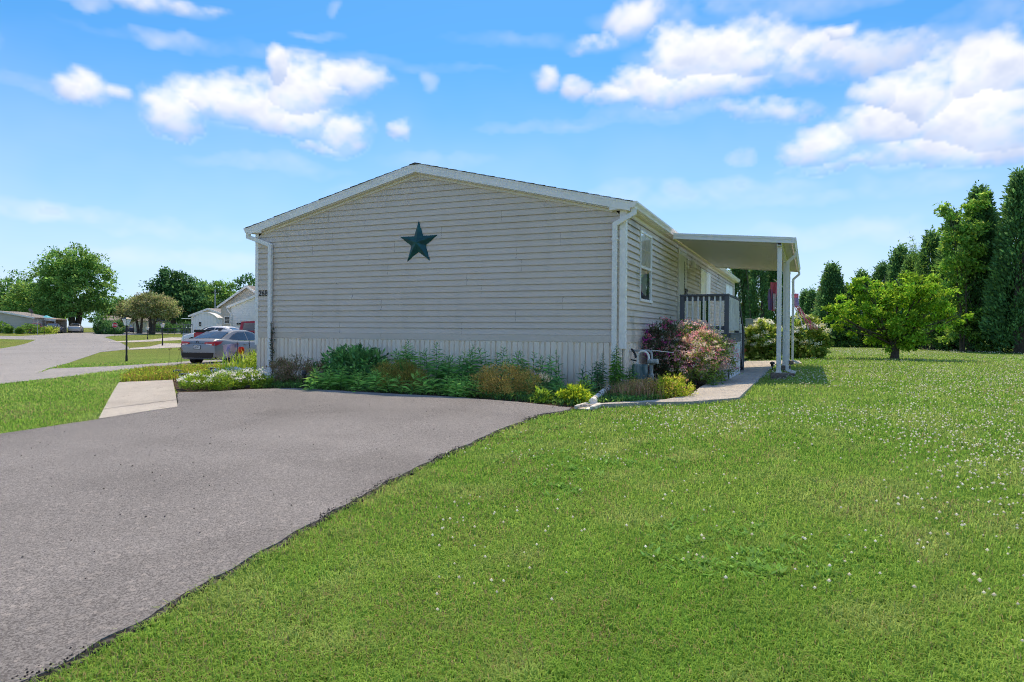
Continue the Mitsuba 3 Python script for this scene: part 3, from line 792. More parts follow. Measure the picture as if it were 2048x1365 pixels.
part(gm, 'outlet_pipe', tube([(.38, gy_ + .04, .5), (.38, gy_ + .04, .62), (.37, gy_ + .04, .68), (.33, gy_ + .04, .71), (.12, gy_ + .05, .71), (.02, gy_ + .05, .70)], .020, 10), 'gray_metal', smooth=40)
part(gm, 'valve', cat_(tube([(.03, gy_ - .02, .74), (.06, gy_ - .02, .71), (.10, gy_ - .02, .64), (.11, gy_ - .02, .58)], .018, 8), tube([(.02, gy_ - .02, .55), (.12, gy_ - .02, .53)], .012, 8)), 'black_metal', smooth=40)
part(gm, 'union', at(lathe([(0, 0), (.03, 0), (.034, .015), (.03, .04), (0, .04)], 8), .135, gy_, .44), 'gray_metal')
solo('support_wire', 'taut pale wire strung past the gas meter in front of the pink shrub', 'wire', tube([(.28, .55, .70), (.42, .7, .705), (.66, 1.0, .665)], .006, 5), 'white_paint')

# ------------------------------------------------------------------ meter pedestal, flags, lights behind the porch
mp = thing('meter_pedestal', 'grey green electric meter box on a pale post behind the porch', 'meter box')
by = 19.1
mat('pedestal_green', (.25, .31, .29), .5)
mat('dark_wood', (.05, .042, .036), .9)
part(mp, 'meter_box', box(.41, .68, by, by + .14, .70, 1.62, .012), 'pedestal_green')
part(mp, 'post', box(.51, .61, by + .141, by + .22, -.05, 1.55, .006), 'white_paint')
part(mp, 'post', box(.74, .86, by + .10, by + .22, -.05, 1.62, .006), 'dark_wood', label='dark timber post of the meter pedestal')
part(mp, 'side_box', box(.69, .92, by + .02, by + .098, 1.08, 1.60, .01), 'gray_metal')
part(mp, 'lower_box', box(.66, .86, by + .0, by + .098, .26, .56, .01), 'gray_metal')
part(mp, 'cross_bar', box(.45, .92, by + .222, by + .26, 1.30, 1.38), 'dark_wood')
solo('pipe_stub', 'short rusty brown pipe stub in the grass beside the meter post', 'pipe stub', at(lathe([(0, -.05), (.085, -.05), (.085, .36), (.07, .38), (0, .38)], 12), .42, by - .05, 0), 'rust')
ur = thing('garden_urn', 'small pale garden urn beyond the stair rail', 'urn')
part(ur, 'bowl', at(lathe([(0, .56), (.05, .56), (.08, .65), (.12, .85), (.14, .92), (.15, 1.18), (.17, 1.22), (.14, 1.25), (0, 1.25)], 16), .30, 18.6, 0), 'cream_trim', smooth=40)
part(ur, 'pedestal', at(lathe([(0, -.05), (.13, -.05), (.13, .05), (.06, .12), (.05, .5), (.07, .56), (0, .56)], 14), .30, 18.6, 0), 'cream_trim', smooth=40)

mat('flag_red', (.60, .13, .21), .8)
mat('flag_blue', (.27, .20, .42), .8)
mat('flag_white', (.70, .62, .68), .8)


def cloth(p0, w, h, n, amp, seed, yaw=0.0, sag=0.0):
    q = rg(seed)
    u, v = np.meshgrid(np.linspace(0, 1, n), np.linspace(0, 1, n), indexing='ij')
    x = (u - .5) * w * (1 - sag * v * (.6 + .4 * np.sin(3 * v)))
    y = amp * np.sin(u * 9 + 2.2 * v + q.uniform(0, 6)) * (.3 + v) + .5 * amp * np.sin(5 * v + 3 * u)
    V = np.c_[(x * math.cos(yaw) - y * math.sin(yaw)).ravel() + p0[0], (x * math.sin(yaw) + y * math.cos(yaw)).ravel() + p0[1], (-v * h).ravel() + p0[2]]
    i = np.arange(n * n).reshape(n, n)
    Q = np.stack([i[:-1, :-1], i[1:, :-1], i[1:, 1:], i[:-1, 1:]], -1).reshape(-1, 4)
    m = trimesh.Trimesh(V, np.vstack([Q[:, :3], Q[:, [0, 2, 3]]]), process=False)
    return m


fl = thing('hanging_flag', 'faded red and purple flag hanging behind the front porch post', 'flag')
fp = [(1.97, 9.46, 2.50), (1.93, 9.5, 2.02)]
part(fl, 'staff', tube([(2.30, 9.84, 2.25), (1.95, 9.46, 2.56)], .012, 6), 'white_paint')
part(fl, 'cloth', cloth((1.95, 9.46, 2.48), .22, .82, 14, .045, 'f1', .5, .55), 'flag_red', smooth=True)
part(fl, 'canton', cloth((1.86, 9.43, 2.28), .10, .60, 12, .04, 'f2', .5, -.9), 'flag_blue', smooth=True)
part(fl, 'stripe', cloth((1.97, 9.42, 2.15), .07, .45, 10, .04, 'f3', .5, -.5), 'flag_white', smooth=True)
ws = thing('windsock', 'red white and blue windsock with trailing streamers at the far porch post', 'windsock')
part(ws, 'hoop', at(lathe([(.085, 0), (.095, 0), (.095, .12), (.085, .12), (.085, 0)], 14), 2.50, 10.22, 2.06), 'flag_red', smooth=40)
part(ws, 'tube', tube([(2.50, 10.22, 2.06), (2.52, 10.22, 1.94), (2.55, 10.22, 1.82)], [.092, .085, .07], 14, cap=False), 'flag_blue', smooth=40)
part(ws, 'hanger', tube([(2.40, 10.12, 2.55), (2.47, 10.2, 2.35), (2.5, 10.22, 2.18)], .005, 5), 'white_paint')
for i in range(6):
    q = rg(('st', i))
    a = i * 1.05
    x0, y0 = 2.55 + .06 * math.cos(a), 10.22 + .06 * math.sin(a)
    P = [(x0 + .015 * t * (2 + i % 3) + .015 * math.sin(t * 2 + i), y0 + .01 * math.cos(t + i), 1.82 - .075 * t) for t in range(10)]
    V = np.array([[(p[0] - .014, p[1], p[2]), (p[0] + .014, p[1] + .006, p[2])] for p in P]).reshape(-1, 3)
    F = [(2 * k, 2 * k + 1, 2 * k + 3) for k in range(9)] + [(2 * k, 2 * k + 3, 2 * k + 2) for k in range(9)]
    part(ws, 'streamer', trimesh.Trimesh(V, F, process=False), 'flag_red' if i % 3 else 'flag_white')


def path_light(x, y, label, h=.2, head=.075):
    k = thing('path_light', label, 'solar light', 'solar path lights in the garden')
    z = gz(x, y)
    part(k, 'stake', tube([(x, y, z - .05), (x, y, z + h * .6)], .011, 6), 'black_metal')
    part(k, 'head', at(lathe([(0, h * .55), (head * .5, h * .55), (head * .55, h * .75), (head, h * .8), (head * .8, h * .95), (head * .25, h), (0, h)], 14), x, y, z), 'black_metal', smooth=40)


path_light(2.07, 6.4, 'dark solar path light at the edge of the side walk beside the porch post', .26, .06)
path_light(-9.71, -.66, 'dark solar path light nearest the top of the slab walk', .22, .10)
path_light(-8.83, -1.23, 'wide dark solar path light beside the slab walk', .19, .13)
path_light(-10.19, .74, 'dark solar path light farthest back among the yellow ground cover', .2, .10)
path_light(-5.17, -1.95, 'tall dark solar path light between the reddish shrub and the peony', .36, .05)
# ------------------------------------------------------------------ plant builders
def unit(v):
    return v / (np.linalg.norm(v, axis=-1, keepdims=True) + 1e-12)


def leaves(P, A, N, L, Wd, col, droop=0.0):
    """Leaves from the points P along A, faces turned towards N: two folded triangles each. Returns (mesh, colours)."""
    n = len(P)
    L = np.broadcast_to(L, (n,))[:, None]
    Wd = np.broadcast_to(Wd, (n,))[:, None]
    side = unit(np.cross(A, N))
    up = unit(np.cross(side, A))
    mid = P + A * L * .45 + up * L * .05
    V = np.stack([P, mid + side * Wd / 2 - up * Wd * .12, P + A * L - up * L * droop, mid - side * Wd / 2 - up * Wd * .12], 1).reshape(-1, 3)
    b = np.arange(n)[:, None] * 4
    F = np.concatenate([b + [0, 1, 2], b + [0, 2, 3]], 1).reshape(-1, 3)
    return V, F, np.repeat(np.broadcast_to(col, (n, 3)), 4, axis=0)


GAIN = 2.55       # the colours below are one face's reflectance; a leaf also lets as much through


def merge(parts):
    V, F, C, k = [], [], [], 0
    for v, f, c in parts:
        V.append(v); F.append(f + k); C.append(c); k += len(v)
    return np.vstack(V), np.vstack(F), np.vstack(C)


def put(parent, name, vfc, m='leaf', kind='stuff', label=None):
    v, f, c = vfc
    return part(parent, name, trimesh.Trimesh(v, f, process=False), m, color=np.clip(c * (GAIN if m != 'petal' else 1.7), 0, .95), kind=kind, label=label)


def tint(q, n, pal, var=.25):
    pal = np.asarray(pal, float)
    a, b = pal[q.integers(0, len(pal), n)], pal[q.integers(0, len(pal), n)]
    t = q.random((n, 1))
    return (a * t + b * (1 - t)) * np.exp(q.normal(0, var, (n, 1)))


def rdir(q, n, up=0.0):
    d = unit(q.normal(size=(n, 3)))
    d[:, 2] += up
    return unit(d)


def in_ells(q, ells, n, shell=.35):
    """Points in a union of ellipsoids (x, y, z, rx, ry, rz), towards their rims, and their outward directions."""
    E = np.asarray(ells, float)
    w = E[:, 3] * E[:, 4] * E[:, 5]
    w = w ** .8
    k = q.choice(len(E), n, p=w / w.sum())
    d = unit(q.normal(size=(n, 3)))
    r = q.random(n) ** shell
    return E[k, :3] + d * r[:, None] * E[k, 3:6], d


def clumped(q, ells, nclump, per, rad, shell=.33, flat=.6):
    c, d = in_ells(q, ells, nclump, shell)
    rr = rad * q.uniform(.6, 1.35, nclump)
    P = np.repeat(c, per, 0) + q.normal(size=(nclump * per, 3)) * np.repeat(rr, per)[:, None] * [.62, .62, .62 * flat]
    return P, np.repeat(d, per, 0), np.repeat(q.random(nclump), per)


GREEN = [(.055, .118, .020), (.080, .145, .024), (.10, .16, .034)]
DARK = [(.028, .078, .030), (.042, .098, .030), (.06, .11, .038)]
LIME = [(.14, .20, .018), (.19, .24, .022), (.11, .18, .02)]
MAPLE = [(.095, .185, .016), (.14, .22, .02), (.18, .24, .024), (.065, .135, .02)]
TAN = [(.16, .15, .08), (.20, .175, .105), (.11, .145, .05), (.13, .125, .07), (.085, .13, .045), (.12, .15, .05)]
RUST = [(.29, .18, .05), (.23, .16, .045), (.15, .16, .035), (.32, .22, .08)]
BLUEG = [(.045, .120, .055), (.065, .150, .055), (.038, .10, .052)]


def shrub(name, label, cat, x, y, w, d, h, pal, n, L, asp, flowers=None, base=.0, var=.28, group=None, trunk=True, upb=.45, clumps=60, rad=.09, m='leaf', z=None, ells=None):
    q = rg((name, label))
    k = thing(name, label, cat, group)
    g = gz(x, y) if z is None else z
    E = ells or [(x, y, g + base + (h - base) * .45, w / 2 * .9, d / 2 * .9, (h - base) * .52)]
    P, D, br = clumped(q, E, clumps, max(1, n // clumps), rad, .30, .8)
    ok = P[:, 2] > g + .01
    P, D, br = P[ok], D[ok], br[ok]
    A = unit(D * .8 + rdir(q, len(P)) * .8 + [0, 0, upb])
    N = unit(rdir(q, len(P)) * .7 + [0, 0, .8] + D * .4)
    c = tint(q, len(P), pal, var) * (.75 + .5 * br[:, None])
    put(k, 'foliage', leaves(P, A, N, L * q.uniform(.6, 1.3, len(P)), L * asp * q.uniform(.7, 1.2, len(P)), c, .12), m)
    if trunk:
        st = []
        for i in range(7):
            e = E[q.integers(len(E))]
            t = np.array(e[:3]) + q.normal(size=3) * np.array(e[3:6]) * .45
            b = np.array([x + q.normal() * w * .07, y + q.normal() * d * .07, g - .03])
            mid = (b + t) / 2 + q.normal(size=3) * .05 * h
            mid[2] = max(mid[2], g + .05)
            st.append(tube([b, mid, t], [.012 + .010 * h, .008 + .006 * h, .004], 5))
        part(k, 'stem', cat_(*st), 'bark')
    if flowers:
        for nm, nfl, fpal, fs, npet, top in flowers:
            C, D2 = in_ells(q, E, nfl * 3, .06)
            s = D2[:, 2] > top
            C, D2 = C[s][:nfl], D2[s][:nfl]
            n_ = len(C)
            P2 = np.repeat(C + D2 * L * .5, npet, 0) + q.normal(size=(n_ * npet, 3)) * fs * [.55, .55, .28]
            A2 = rdir(q, len(P2), .5)
            N2 = unit(rdir(q, len(P2)) + [0, 0, 1.2])
            put(k, nm, leaves(P2, A2, N2, fs * .55, fs * .42, np.repeat(tint(q, n_, fpal, .2), npet, 0) * np.exp(q.normal(0, .15, (n_ * npet, 1)))), 'petal')
    return k


def stalks(name, label, cat, x, y, spread, n, h, pal, L, asp, dens=22, lean=.12, flower=None, group=None, elev=.35, whorl=True, sp2=None, lowbare=.12, droop=.15):
    """A clump of upright leafy stems, lance-shaped leaves spiralling up each."""
    q = rg((name, label))
    k = thing(name, label, cat, group)
    st, lv, tops = [], [], []
    for i in range(n):
        bx, by2 = x + q.normal() * spread * .5, y + q.normal() * (sp2 or spread) * .5
        g = gz(bx, by2)
        hh = h * q.uniform(.68, 1.05)
        ln = q.normal(size=2) * lean * hh
        t = np.linspace(0, 1, 6)
        C = np.c_[bx + ln[0] * t ** 1.6, by2 + ln[1] * t ** 1.6, g - .02 + (hh + .02) * t]
        st.append(tube(C, np.linspace(.006, .0025, 6) * (.7 + h * .6), 4, cap=False))
        m = int(dens * hh / h)
        s = np.linspace(lowbare, 1.0, m)
        P = np.c_[np.interp(s, t, C[:, 0]), np.interp(s, t, C[:, 1]), np.interp(s, t, C[:, 2])]
        a = np.arange(m) * 2.4 + q.uniform(0, 6)
        e = elev + .9 * np.clip(s - .82, 0, 1) * 4 + q.normal(0, .15, m)
        A = np.c_[np.cos(a) * np.cos(e), np.sin(a) * np.cos(e), np.sin(e)]
        N = np.tile([0, 0, 1.0], (m, 1)) + q.normal(size=(m, 3)) * .25
        LL = L * (1.05 - .55 * s ** 3) * q.uniform(.75, 1.15, m) * (.75 + .5 * np.sin(np.pi * np.clip(s, 0, 1)))
        lv.append(leaves(P, A, N, LL, LL * asp, tint(q, m, pal, .2), droop))
        tops.append(C[-1])
    part(k, 'stem', cat_(*st), 'green_stem', kind='stuff' if n > 3 else None)
    put(k, 'foliage', merge(lv))
    if flower:
        fpal, fs, npet = flower
        tp = np.array(tops)
        P2 = np.repeat(tp, npet, 0) + q.normal(size=(len(tp) * npet, 3)) * fs * .4
        put(k, 'blossom', leaves(P2, rdir(q, len(P2), .6), rdir(q, len(P2), .5), fs * .7, fs * .5, tint(q, len(P2), fpal, .2)), 'petal')
    return k


def blades_mesh(q, B, h, wd, pal, lean=.5, var=.2):
    """Arching grass blades from the points B, each three triangles."""
    n = len(B)
    a = q.uniform(0, 2 * np.pi, n)
    out = np.c_[np.cos(a), np.sin(a), np.zeros(n)]
    side = np.c_[-np.sin(a), np.cos(a), np.zeros(n)]
    h = np.broadcast_to(h, (n,)) * q.uniform(.6, 1.25, n)
    wd = np.broadcast_to(wd, (n,))
    l = lean * q.uniform(.2, 1.3, n)
    hh, ww, ll = h[:, None], wd[:, None], l[:, None]
    m = B + out * hh * ll * .35 + [0, 0, 1] * hh * .6
    t = B + out * hh * ll + [0, 0, 1] * hh * (1 - .35 * ll)
    V = np.stack([B - side * ww / 2, B + side * ww / 2, m + side * ww * .42, m - side * ww * .42, t], 1).reshape(-1, 3)
    b = np.arange(n)[:, None] * 5
    F = np.concatenate([b + [0, 1, 2], b + [0, 2, 3], b + [3, 2, 4]], 1).reshape(-1, 3)
    return V, F, np.repeat(tint(q, n, pal, var), 5, 0)


BEDG = [(.082, .185, .06), (.11, .225, .062), (.06, .145, .055), (.135, .245, .062)]
FRONTG_ = [(.11, .23, .05), (.15, .28, .06), (.09, .20, .05), (.17, .27, .07)]
mat('green_stem', (.06, .10, .03), .7)
PINK = [(.70, .30, .30), (.72, .38, .33), (.68, .24, .30), (.70, .45, .34), (.66, .48, .36)]
MAG = [(.42, .05, .28), (.50, .08, .20), (.36, .05, .30)]
WHITE = [(.86, .80, .82), (.88, .72, .80), (.86, .86, .82)]

# ------------------------------------------------------------------ the flower bed, left to right
def cover(name, label, pts, n, h, pal, wd=.012, fl=None):
    q = rg(name)
    k = thing(name, label, 'ground cover')
    labels[k]['kind'] = 'stuff'
    poly = Polygon(pts)
    x0, y0, x1, y1 = poly.bounds
    B = np.c_[q.uniform(x0, x1, n * 3), q.uniform(y0, y1, n * 3)]
    B = B[shapely.contains_xy(poly, B[:, 0], B[:, 1])][:n]
    hh = h * (.55 + .9 * meshkit.fbm(np.c_[B * 2.2, np.zeros(len(B))], 3, 3))
    B3 = np.c_[B, ground_z(B[:, 0], B[:, 1]) + .005]
    m1 = blades_mesh(q, B3, hh, wd, pal, .7, .3)
    P = np.repeat(B3, 2, 0) + q.normal(size=(len(B3) * 2, 3)) * [.03, .03, 0]
    P[:, 2] += np.repeat(hh, 2) * q.uniform(.2, .9, len(P))
    m2 = leaves(P, rdir(q, len(P), .6), rdir(q, len(P), .8), .05, .022, tint(q, len(P), pal, .3))
    v, f, c = merge([m1, m2])
    scene[k] = mikit.ply(trimesh.Trimesh(v, f, process=False), 'mat_leaf', color=np.clip(c * GAIN, 0, .95))
    return k


cover('yellow_ground_cover', 'yellow green ground cover with reddish tips along the far edge of the slab walk', [(-9.98,-1.8),(-9.4,-1.0),(-8.4,-1.7),(-8.2,-.8),(-8.6,.4),(-9.7,3.6),(-13.4,5.0),(-15.9,3.8),(-13.0,.75)], 8500, .17, LIME + [(.16, .13, .03), (.10, .14, .02), (.17, .09, .04)])
cover('low_green_cover', 'low green seedlings carpeting the shaded mulch under the gable', [(-6.0,-2.05),(-5.4,-1.75),(-2.2,-1.85),(-.86,-2.15),(-.1,-2.35),(.7,-1.7),(1.0,-.6),(.9,.8),(.1,.8),(0,-.15),(-7.5,-.15)], 5200, .10, GREEN + DARK + [(.05, .11, .04)])


def daisies(x, y, w, d, h, label):
    k = shrub('daisy_clump', label, 'flowering plant', x, y, w, d, h, LIME + GREEN + [(.15, .2, .03)], 2600, .055, .3, trunk=True, clumps=80, rad=.06, flowers=[('blossom', 52, WHITE, .055, 12, .05)], group='pale daisy clumps at the end of the walk')
    return k


daisies(-7.15, -2.35, .85, .75, .27, 'pale pink daisy clump nearest the slab walk')
daisies(-6.65, -2.25, .8, .75, .31, 'white daisy clump in the middle of the flower cluster')
daisies(-6.35, -1.9, .75, .7, .34, 'white and pink daisy clump next to the reddish shrub')
daisies(-7.35, -1.5, 1.0, .8, .31, 'sparser pale daisy clump behind the front daisies')
stalks('milkweed_stalk', 'single pale upright stalk with narrow leaves in front of the sedan bumper', 'plant', -11.74, 2.31, .03, 1, .54, LIME, .16, .26, 20, .03, elev=.5)
stalks('seedhead_stalk', 'thin dark stalk with dry seed heads at the left of the sedan', 'plant', -14.2, 3.2, .3, 4, .64, [(.05, .05, .03), (.09, .08, .04)], .05, .3, 7, .12, flower=([(.10, .07, .05)], .06, 10))
stalks('seedhead_stalk', 'dark wiry stems with seed heads leaning before the sedan door', 'plant', -9.4, 2.2, .35, 7, .84, [(.05, .05, .035), (.09, .06, .05)], .05, .3, 8, .15, flower=([(.09, .05, .06)], .06, 10))
q = rg('iris')
k = thing('iris_clump', 'bright green strap leaves at the left corner of the house', 'plant')
B = np.c_[q.normal(-9.2, .35, 420), q.normal(1.2, .4, 420)]
put(k, 'foliage', blades_mesh(q, np.c_[B, ground_z(B[:, 0], B[:, 1])], .62, .022, LIME + [(.09, .16, .03), (.22, .25, .05)], .55))
shrub('golden_shrub', 'small yellow green shrub against the left corner post', 'shrub', -8.55, .55, .7, .6, .58, LIME + [(.24, .27, .07)], 1500, .06, .5, clumps=50)
# tulip shaped garden stake
tu = thing('tulip_stake', 'red tulip shaped garden ornament on a green stem', 'garden ornament')
tx, ty = -10.4, 1.85
part(tu, 'stem', tube([(tx, ty, gz(tx, ty) - .05), (tx, ty, .40)], .010, 6), 'green_stem')
mat('tulip_red', (.75, .05, .012), .35)
for i in range(6):
    a = i * math.pi / 3
    P = []
    for v in np.linspace(0, 1, 6):
        for u in np.linspace(-1, 1, 5):
            rr = .078 * math.sin(math.pi * (.18 + .62 * v)) ** .8 + .004
            aa = a + u * .62 * math.sin(math.pi * (.12 + .80 * v))
            P.append((tx + rr * math.cos(aa), ty + rr * math.sin(aa), .39 + .19 * v))
    F = []
    for r_ in range(5):
        for c_ in range(4):
            b = r_ * 5 + c_
            F += [(b, b + 1, b + 6), (b, b + 6, b + 5)]
    part(tu, 'petal', trimesh.Trimesh(np.array(P), np.array(F), process=False), 'tulip_red', smooth=True)
stalks('tulip_leaves', 'blue green strap leaves round the red tulip ornament', 'plant', -10.4, 1.85, .12, 5, .28, BLUEG, .22, .16, 6, .2, elev=1.1)
# garden flag on a hoop
gf = thing('garden_flag', 'pale lilac garden flag fluttering in front of the sedan wheel', 'flag')
mat('lilac', lambda p, n, uv: mix((.62, .42, .50), (.22, .18, .40), smoothstep(.40, .62, fbm(p.x * 6, p.y * 6, p.z * 6 + 4.0, 3))), .7)
fx, fy = -11.5, 2.5
part(gf, 'pole', tube([(fx + .33, fy, gz(fx, fy) - .05), (fx + .33, fy, .66)], .006, 5), 'black_metal')
n = 12
u, v = np.meshgrid(np.linspace(0, 1, n), np.linspace(0, 1, n), indexing='ij')
V = np.c_[(fx - .20 + u * .55).ravel(), (fy + .03 * np.sin(7 * u + 3 * v)).ravel(), (.60 + .06 * u - v * (.40 - .28 * u ** 2)).ravel()]
i_ = np.arange(n * n).reshape(n, n)
Q = np.stack([i_[:-1, :-1], i_[1:, :-1], i_[1:, 1:], i_[:-1, 1:]], -1).reshape(-1, 4)
part(gf, 'cloth', (V, Q), 'lilac', smooth=True)

shrub('reddish_shrub', 'low brownish red shrub under the left downspout', 'shrub', -6.15, -1.0, 1.35, 1.1, .50, [(.12, .075, .04), (.10, .09, .03), (.16, .10, .06), (.08, .10, .03), (.19, .11, .09)], 5200, .05, .28, upb=.9, clumps=110, rad=.09)
shrub('peony_bush', 'dark green peony bush left of centre against the skirting', 'shrub', -5.05, -.62, 1.45, .95, .66, BEDG + DARK, 3400, .13, .38, upb=.25, clumps=140, rad=.12)
stalks('milkweed_clump', 'light green narrow leaved clump in front of the peony bush', 'plant', -4.85, -1.62, .75, 17, .38, FRONTG_, .16, .28, 24, .12, sp2=.45, elev=.25)
stalks('milkweed_clump', 'feathery green clump right of the peony bush', 'plant', -3.95, -1.35, .7, 15, .38, FRONTG_, .16, .27, 24, .14, sp2=.6, elev=.3)
stalks('lily_clump', 'tall dark lily clump beneath the star', 'plant', -3.92, -.55, .50, 13, .80, BEDG, .20, .26, 44, .06, sp2=.25, elev=.25)
stalks('lily_clump', 'lily clump just right of the tall lilies under the star', 'plant', -3.25, -.45, .40, 7, .58, BEDG, .19, .26, 36, .08, sp2=.22, elev=.3)
stalks('lily_clump', 'dense dark lily clump in the middle of the wall', 'plant', -2.72, -.55, .50, 11, .74, BEDG, .19, .26, 42, .07, sp2=.25, elev=.25)
stalks('lily_clump', 'dark lily clump behind the golden brown shrub', 'plant', -1.62, -.5, .55, 11, .74, BEDG, .19, .26, 42, .07, sp2=.25, elev=.25)
shrub('plume_shrub', 'olive brown feathery shrub below the tall lilies', 'shrub', -3.55, -1.45, 1.05, .8, .50, [(.16, .12, .03), (.13, .13, .03), (.20, .145, .04), (.09, .13, .03)], 5600, .045, .22, upb=1.0, clumps=90, rad=.08)
stalks('milkweed_clump', 'bright green star leaved clump at the middle edge of the bed', 'plant', -2.75, -1.75, .75, 12, .36, FRONTG_, .18, .26, 20, .16, sp2=.35, elev=.3)
stalks('milkweed_clump', 'dark green clump at the bed edge before the golden brown shrub', 'plant', -2.15, -1.85, .35, 14, .30, FRONTG_, .14, .28, 20, .14, sp2=.3, elev=.3)
shrub('golden_brown_shrub', 'golden brown fine leaved shrub right of the middle of the bed', 'shrub', -1.48, -1.55, 1.25, .95, .52, RUST, 6500, .042, .3, upb=.8, clumps=120, rad=.08)
stalks('tall_aster', 'sparse tall leafy stem left of the right downspout', 'plant', -1.05, -.35, .06, 2, .82, BEDG, .13, .3, 20, .05, elev=.5)
stalks('tall_aster', 'shorter leafy stem beside the sparse tall one', 'plant', -1.42, -.4, .1, 3, .60, BEDG, .12, .3, 18, .08, elev=.5)
stalks('tall_aster', 'leafy stem nearest the right downspout', 'plant', -.55, -.45, .12, 4, .50, BLUEG, .12, .28, 18, .1, elev=.5)
stalks('milkweed_clump', 'low dark green clump under the sparse tall stems', 'plant', -.85, -.95, .75, 20, .33, BEDG, .15, .28, 20, .15, sp2=.5, elev=.35)
stalks('wilted_plant', 'leggy stems with pale dry blossoms near the drain pipe', 'plant', -.78, -1.75, .16, 4, .47, [(.08, .13, .05), (.05, .10, .05)], .12, .45, 9, .1, flower=([(.55, .38, .28), (.5, .42, .25)], .06, 16))
shrub('yellow_green_plant', 'bright yellow green plant beside the splash block', 'plant', -.22, -2.0, .55, .42, .26, LIME + [(.24, .27, .02)], 900, .075, .42, clumps=36, rad=.06)
shrub('yellow_green_plant', 'small yellow green plant left of the bright one by the splash block', 'plant', -.72, -2.05, .38, .3, .2, LIME + GREEN, 420, .07, .42, clumps=20, rad=.05)
stalks('milkweed_clump', 'yellow green upright sprig above the bright plant by the splash block', 'plant', -.20, -1.75, .16, 6, .38, LIME, .12, .24, 20, .12, elev=.4)
stalks('tall_spire_plant', 'tall bright green spire in front of the right corner post', 'plant', .0, -.42, .12, 5, .80, [(.05, .13, .02), (.08, .16, .02), (.04, .10, .03)], .11, .17, 70, .04, elev=.15, droop=.3)
stalks('tall_spire_plant', 'dark green spire beside the right downspout', 'plant', -.27, -.45, .10, 4, .66, BLUEG + DARK, .10, .18, 60, .05, elev=.2, droop=.3)
stalks('tall_spire_plant', 'smaller spire between the corner post and the gas meter', 'plant', .13, -.2, .10, 4, .55, GREEN + BLUEG, .10, .18, 50, .06, elev=.2, droop=.3)
q = rg('pinkgrass')
k = thing('pinkish_grass', 'tuft of pinkish brown ornamental grass in front of the gas meter', 'grass clump')
B = np.c_[q.normal(.42, .24, 900), q.normal(-.65, .26, 900)]
put(k, 'foliage', blades_mesh(q, np.c_[B, ground_z(B[:, 0], B[:, 1])], .28, .008, [(.25, .13, .09), (.20, .15, .06), (.12, .14, .04), (.30, .19, .12)], .45))
shrub('brown_seed_plant', 'brownish seed heads spreading behind the green rosette', 'plant', .55, -.6, .95, .65, .30, RUST + [(.30, .18, .13)], 1900, .035, .4, clumps=70, rad=.06)
q = rg('rosette')
k = thing('green_rosette', 'low rosette of broad green leaves at the edge of the bed', 'plant')
for i in range(16):
    a = i * 2.4
    P = np.array([[.42 + .05 * math.cos(a), -1.50 + .05 * math.sin(a), gz(.42, -1.5) + .02]])
    A = np.array([[math.cos(a) * .85, math.sin(a) * .85, .25 + .03 * i]])
    put(k, 'leaf', leaves(P, unit(A), np.array([[0, 0, 1.]]), .22, .10, tint(q, 1, [(.05, .13, .03), (.07, .16, .04)], .15), .25), kind=None)
shrub('yellow_spirea', 'bright yellow green spirea mound at the bend of the side walk', 'shrub', .98, -.72, .70, .70, .34, LIME + [(.27, .28, .03), (.22, .16, .05)], 2600, .045, .45, clumps=80, rad=.06, flowers=[('seed_head', 10, [(.45, .26, .16)], .04, 8, .2)])
# the two big flowering shrubs by the deck
shrub('magenta_spirea', 'dark leaved shrub with magenta flowers against the side wall', 'flowering shrub', .40, 1.55, .75, 1.25, 1.30, [(.035, .045, .025), (.05, .06, .03), (.07, .04, .04), (.03, .055, .03)], 5200, .06, .5, clumps=150, rad=.09, flowers=[('blossom', 70, MAG + [(.6, .15, .2)], .07, 14, -.3)],
      ells=[(.38, 1.5, .75, .33, .55, .50), (.45, 1.8, .45, .38, .6, .42)])
shrub('pink_spirea', 'big pink flowering spirea in front of the porch deck', 'flowering shrub', .95, 2.2, 1.2, 1.6, 1.25, GREEN + [(.15, .18, .04), (.13, .16, .035), (.16, .11, .05)], 9000, .05, .48, clumps=240, rad=.085, flowers=[('blossom', 620, PINK, .060, 15, -.45)],
      ells=[(.80, 2.3, .84, .46, .68, .42), (1.05, 2.0, .58, .46, .75, .48), (1.27, 2.6, .52, .32, .6, .46), (.75, 1.6, .48, .42, .55, .42)])
stalks('leafy_weed', 'bright green leafy weed at the foot of the pink spirea', 'plant', 1.30, 1.55, .16, 6, .33, [(.08, .17, .03), (.11, .20, .04)], .11, .5, 9, .15, elev=.4)
# vine on the left downspout
q = rg('vine')
k = thing('dead_vine', 'wispy dark vine climbing the left downspout', 'vine')
part(k, 'stem', cat_(*[tube([(-W + .53 + .02 * math.sin(3 * t + i), -.09, t) for t in np.linspace(0, 1.0 + .1 * i, 10)], .007, 4) for i in range(3)]), 'bark')
P = np.c_[q.normal(-W + .55, .03, 70), q.normal(-.10, .02, 70), q.uniform(.25, 1.15, 70)]
put(k, 'foliage', leaves(P, rdir(q, 70), rdir(q, 70), .05, .03, tint(q, 70, [(.05, .06, .03), (.03, .04, .03)])))
